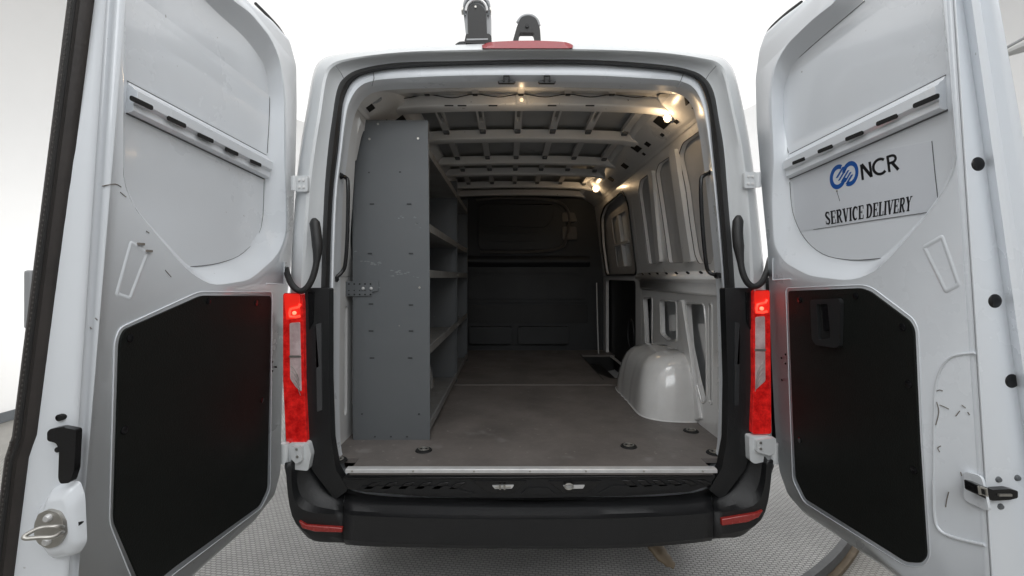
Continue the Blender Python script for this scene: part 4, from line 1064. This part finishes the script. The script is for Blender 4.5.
# worn patches on the end panel
bm = BM(); rnd = random.Random(3)
for cx_, cy_, n_, sx, sy in ((405,274,14,14,4), (368,262,6,10,3), (378,264,4,4,2), (405,216,6,16,3), (418,225,3,3,3), (355,249,2,1,3), (372,286,5,8,2)):
    for _ in range(n_):
        x, y = cx_+rnd.uniform(-sx, sx), cy_+rnd.uniform(-sy, sy); r = rnd.uniform(.003, .008)
        k = [((x-CX)/F*Y0+r*rnd.uniform(.6, 1.9)*math.cos(a), (CY-y)/F*Y0+r*rnd.uniform(.25, .8)*math.sin(a)) for a in [PI*2*i/9 for i in range(9)]]
        add_plate(bm, k, [], lambda a, b, n: V(a, Y0+n, b), -.0004, .001)
finish('wear_patch', bm, mat('worn_primer', (.22, .23, .235), .6, mott=.8, mscale=60, mcol=(.15, .165, .18)), end)

# pale pillar brace in the upper left corner beside the shelving
bm = BM(); q = [(350,108),(357,110),(361,122),(357,134),(352,158),(345,156),(347,125)]
w = [((x-CX)/F*2.12, (CY-y)/F*2.12) for x, y in q]; add_plate(bm, fillet(w, .01), [], lambda a, b, n: V(a, 2.12+n, b), 0, .06); pb = finish('pillar_brace', bm, M_inner, van, bevel=.006)
bm = BM(); add_box(bm, P(354, 115, 2.118), (.018, .004, .028)); add_box(bm, P(350.5, 139, 2.118), (.04, .004, .008), Matrix.Rotation(math.radians(25), 3, 'Y')); finish('brace_hole', bm, M_hole, pb)

# ------------------------------------------------------------------ pale arm beyond the right door
arm = empty('light_rail', (2.6, 2.3, 2.6), 'pale grey tapering rail high beyond the right rear door', 'light fitting')
bm = BM(); add_tube(bm, [P(1000, 56, 2.3), P(1024, 46, 2.3), P(1080, 22, 2.3), Vector((5.32, 2.35, 3.5))], [.028, .06, .10, .10], 8, flat=.5); finish('rail_body', bm, mat('pale_rail', (.55, .55, .54), .5), arm, smooth=True)
bm = BM(); add_tube(bm, [P(1004, 49, 2.27), P(1024, 38, 2.24), P(1080, 8, 2.2)], .007, 6); finish('rail_edge', bm, M_greyp, arm)

# ------------------------------------------------------------------ lights, world, camera
def area(name, loc, target, size, e, col=(1, 1, 1), sy=None):
    l = bpy.data.lights.new(name, 'AREA'); l.energy = e; l.color = col; l.size = size
    if sy: l.shape = 'RECTANGLE'; l.size_y = sy
    o = bpy.data.objects.new(name, l); COL.objects.link(o); o.location = loc
    o.rotation_euler = (Vector(target)-Vector(loc)).to_track_quat('-Z', 'Y').to_euler(); return o
area('booth_lamp_left', (-2.9, 5.2, .9), (-5.3, 5.0, 1.9), .5, 42, (1, .99, .97), 1.2)
area('front_fill', (.2, -1.6, 3.4), (.1, 2.6, 1.2), 2.6, 34, (.93, .965, 1), 1.4)  # added fill above and behind the camera, brightens doors and cargo bay
area('overhead_fill', (.07, 1.1, 3.9), (.07, 1.35, 0), 1.0, 15, (.95, .975, 1), 1.6)  # added fill over the opening, lifts the inner door faces
area('wall_wash_fill', (-1.6, 9.0, .5), (-2.4, 11.8, 3.2), 1.6, 75, (1, 1, 1), .5)  # added lamps, unseen behind the van, that brighten the booth walls
area('wall_wash_fill', (1.8, 9.0, .5), (2.6, 11.8, 3.2), 1.6, 75, (1, 1, 1), .5)
area('wall_wash_fill', (3.3, 6.6, .4), (5.3, 7.4, 2.4), 1.4, 52, (1, 1, 1), .5)

w = bpy.data.worlds.new('World'); sc.world = w; w.use_nodes = True
w.node_tree.nodes['Background'].inputs[0].default_value = (.9, .92, 1, 1); w.node_tree.nodes['Background'].inputs[1].default_value = .3
cam = bpy.data.cameras.new('Camera'); co = bpy.data.objects.new('Camera', cam); COL.objects.link(co)
co.location = (0, 0, HZ); co.rotation_euler = (PI/2, 0, 0)
cam.sensor_width = 36; cam.lens = F/1024*36; cam.shift_x = (512-CX)/1024; cam.shift_y = -(288-CY)/1024
cam.clip_start = .05; cam.clip_end = 200
sc.camera = co
sc.view_settings.view_transform = 'Standard'; sc.view_settings.look = 'None'; sc.view_settings.exposure = .21; sc.view_settings.gamma = 1
sc.cycles.max_bounces = 8; sc.cycles.diffuse_bounces = 5; sc.cycles.glossy_bounces = 4
sc.cycles.use_denoising = True
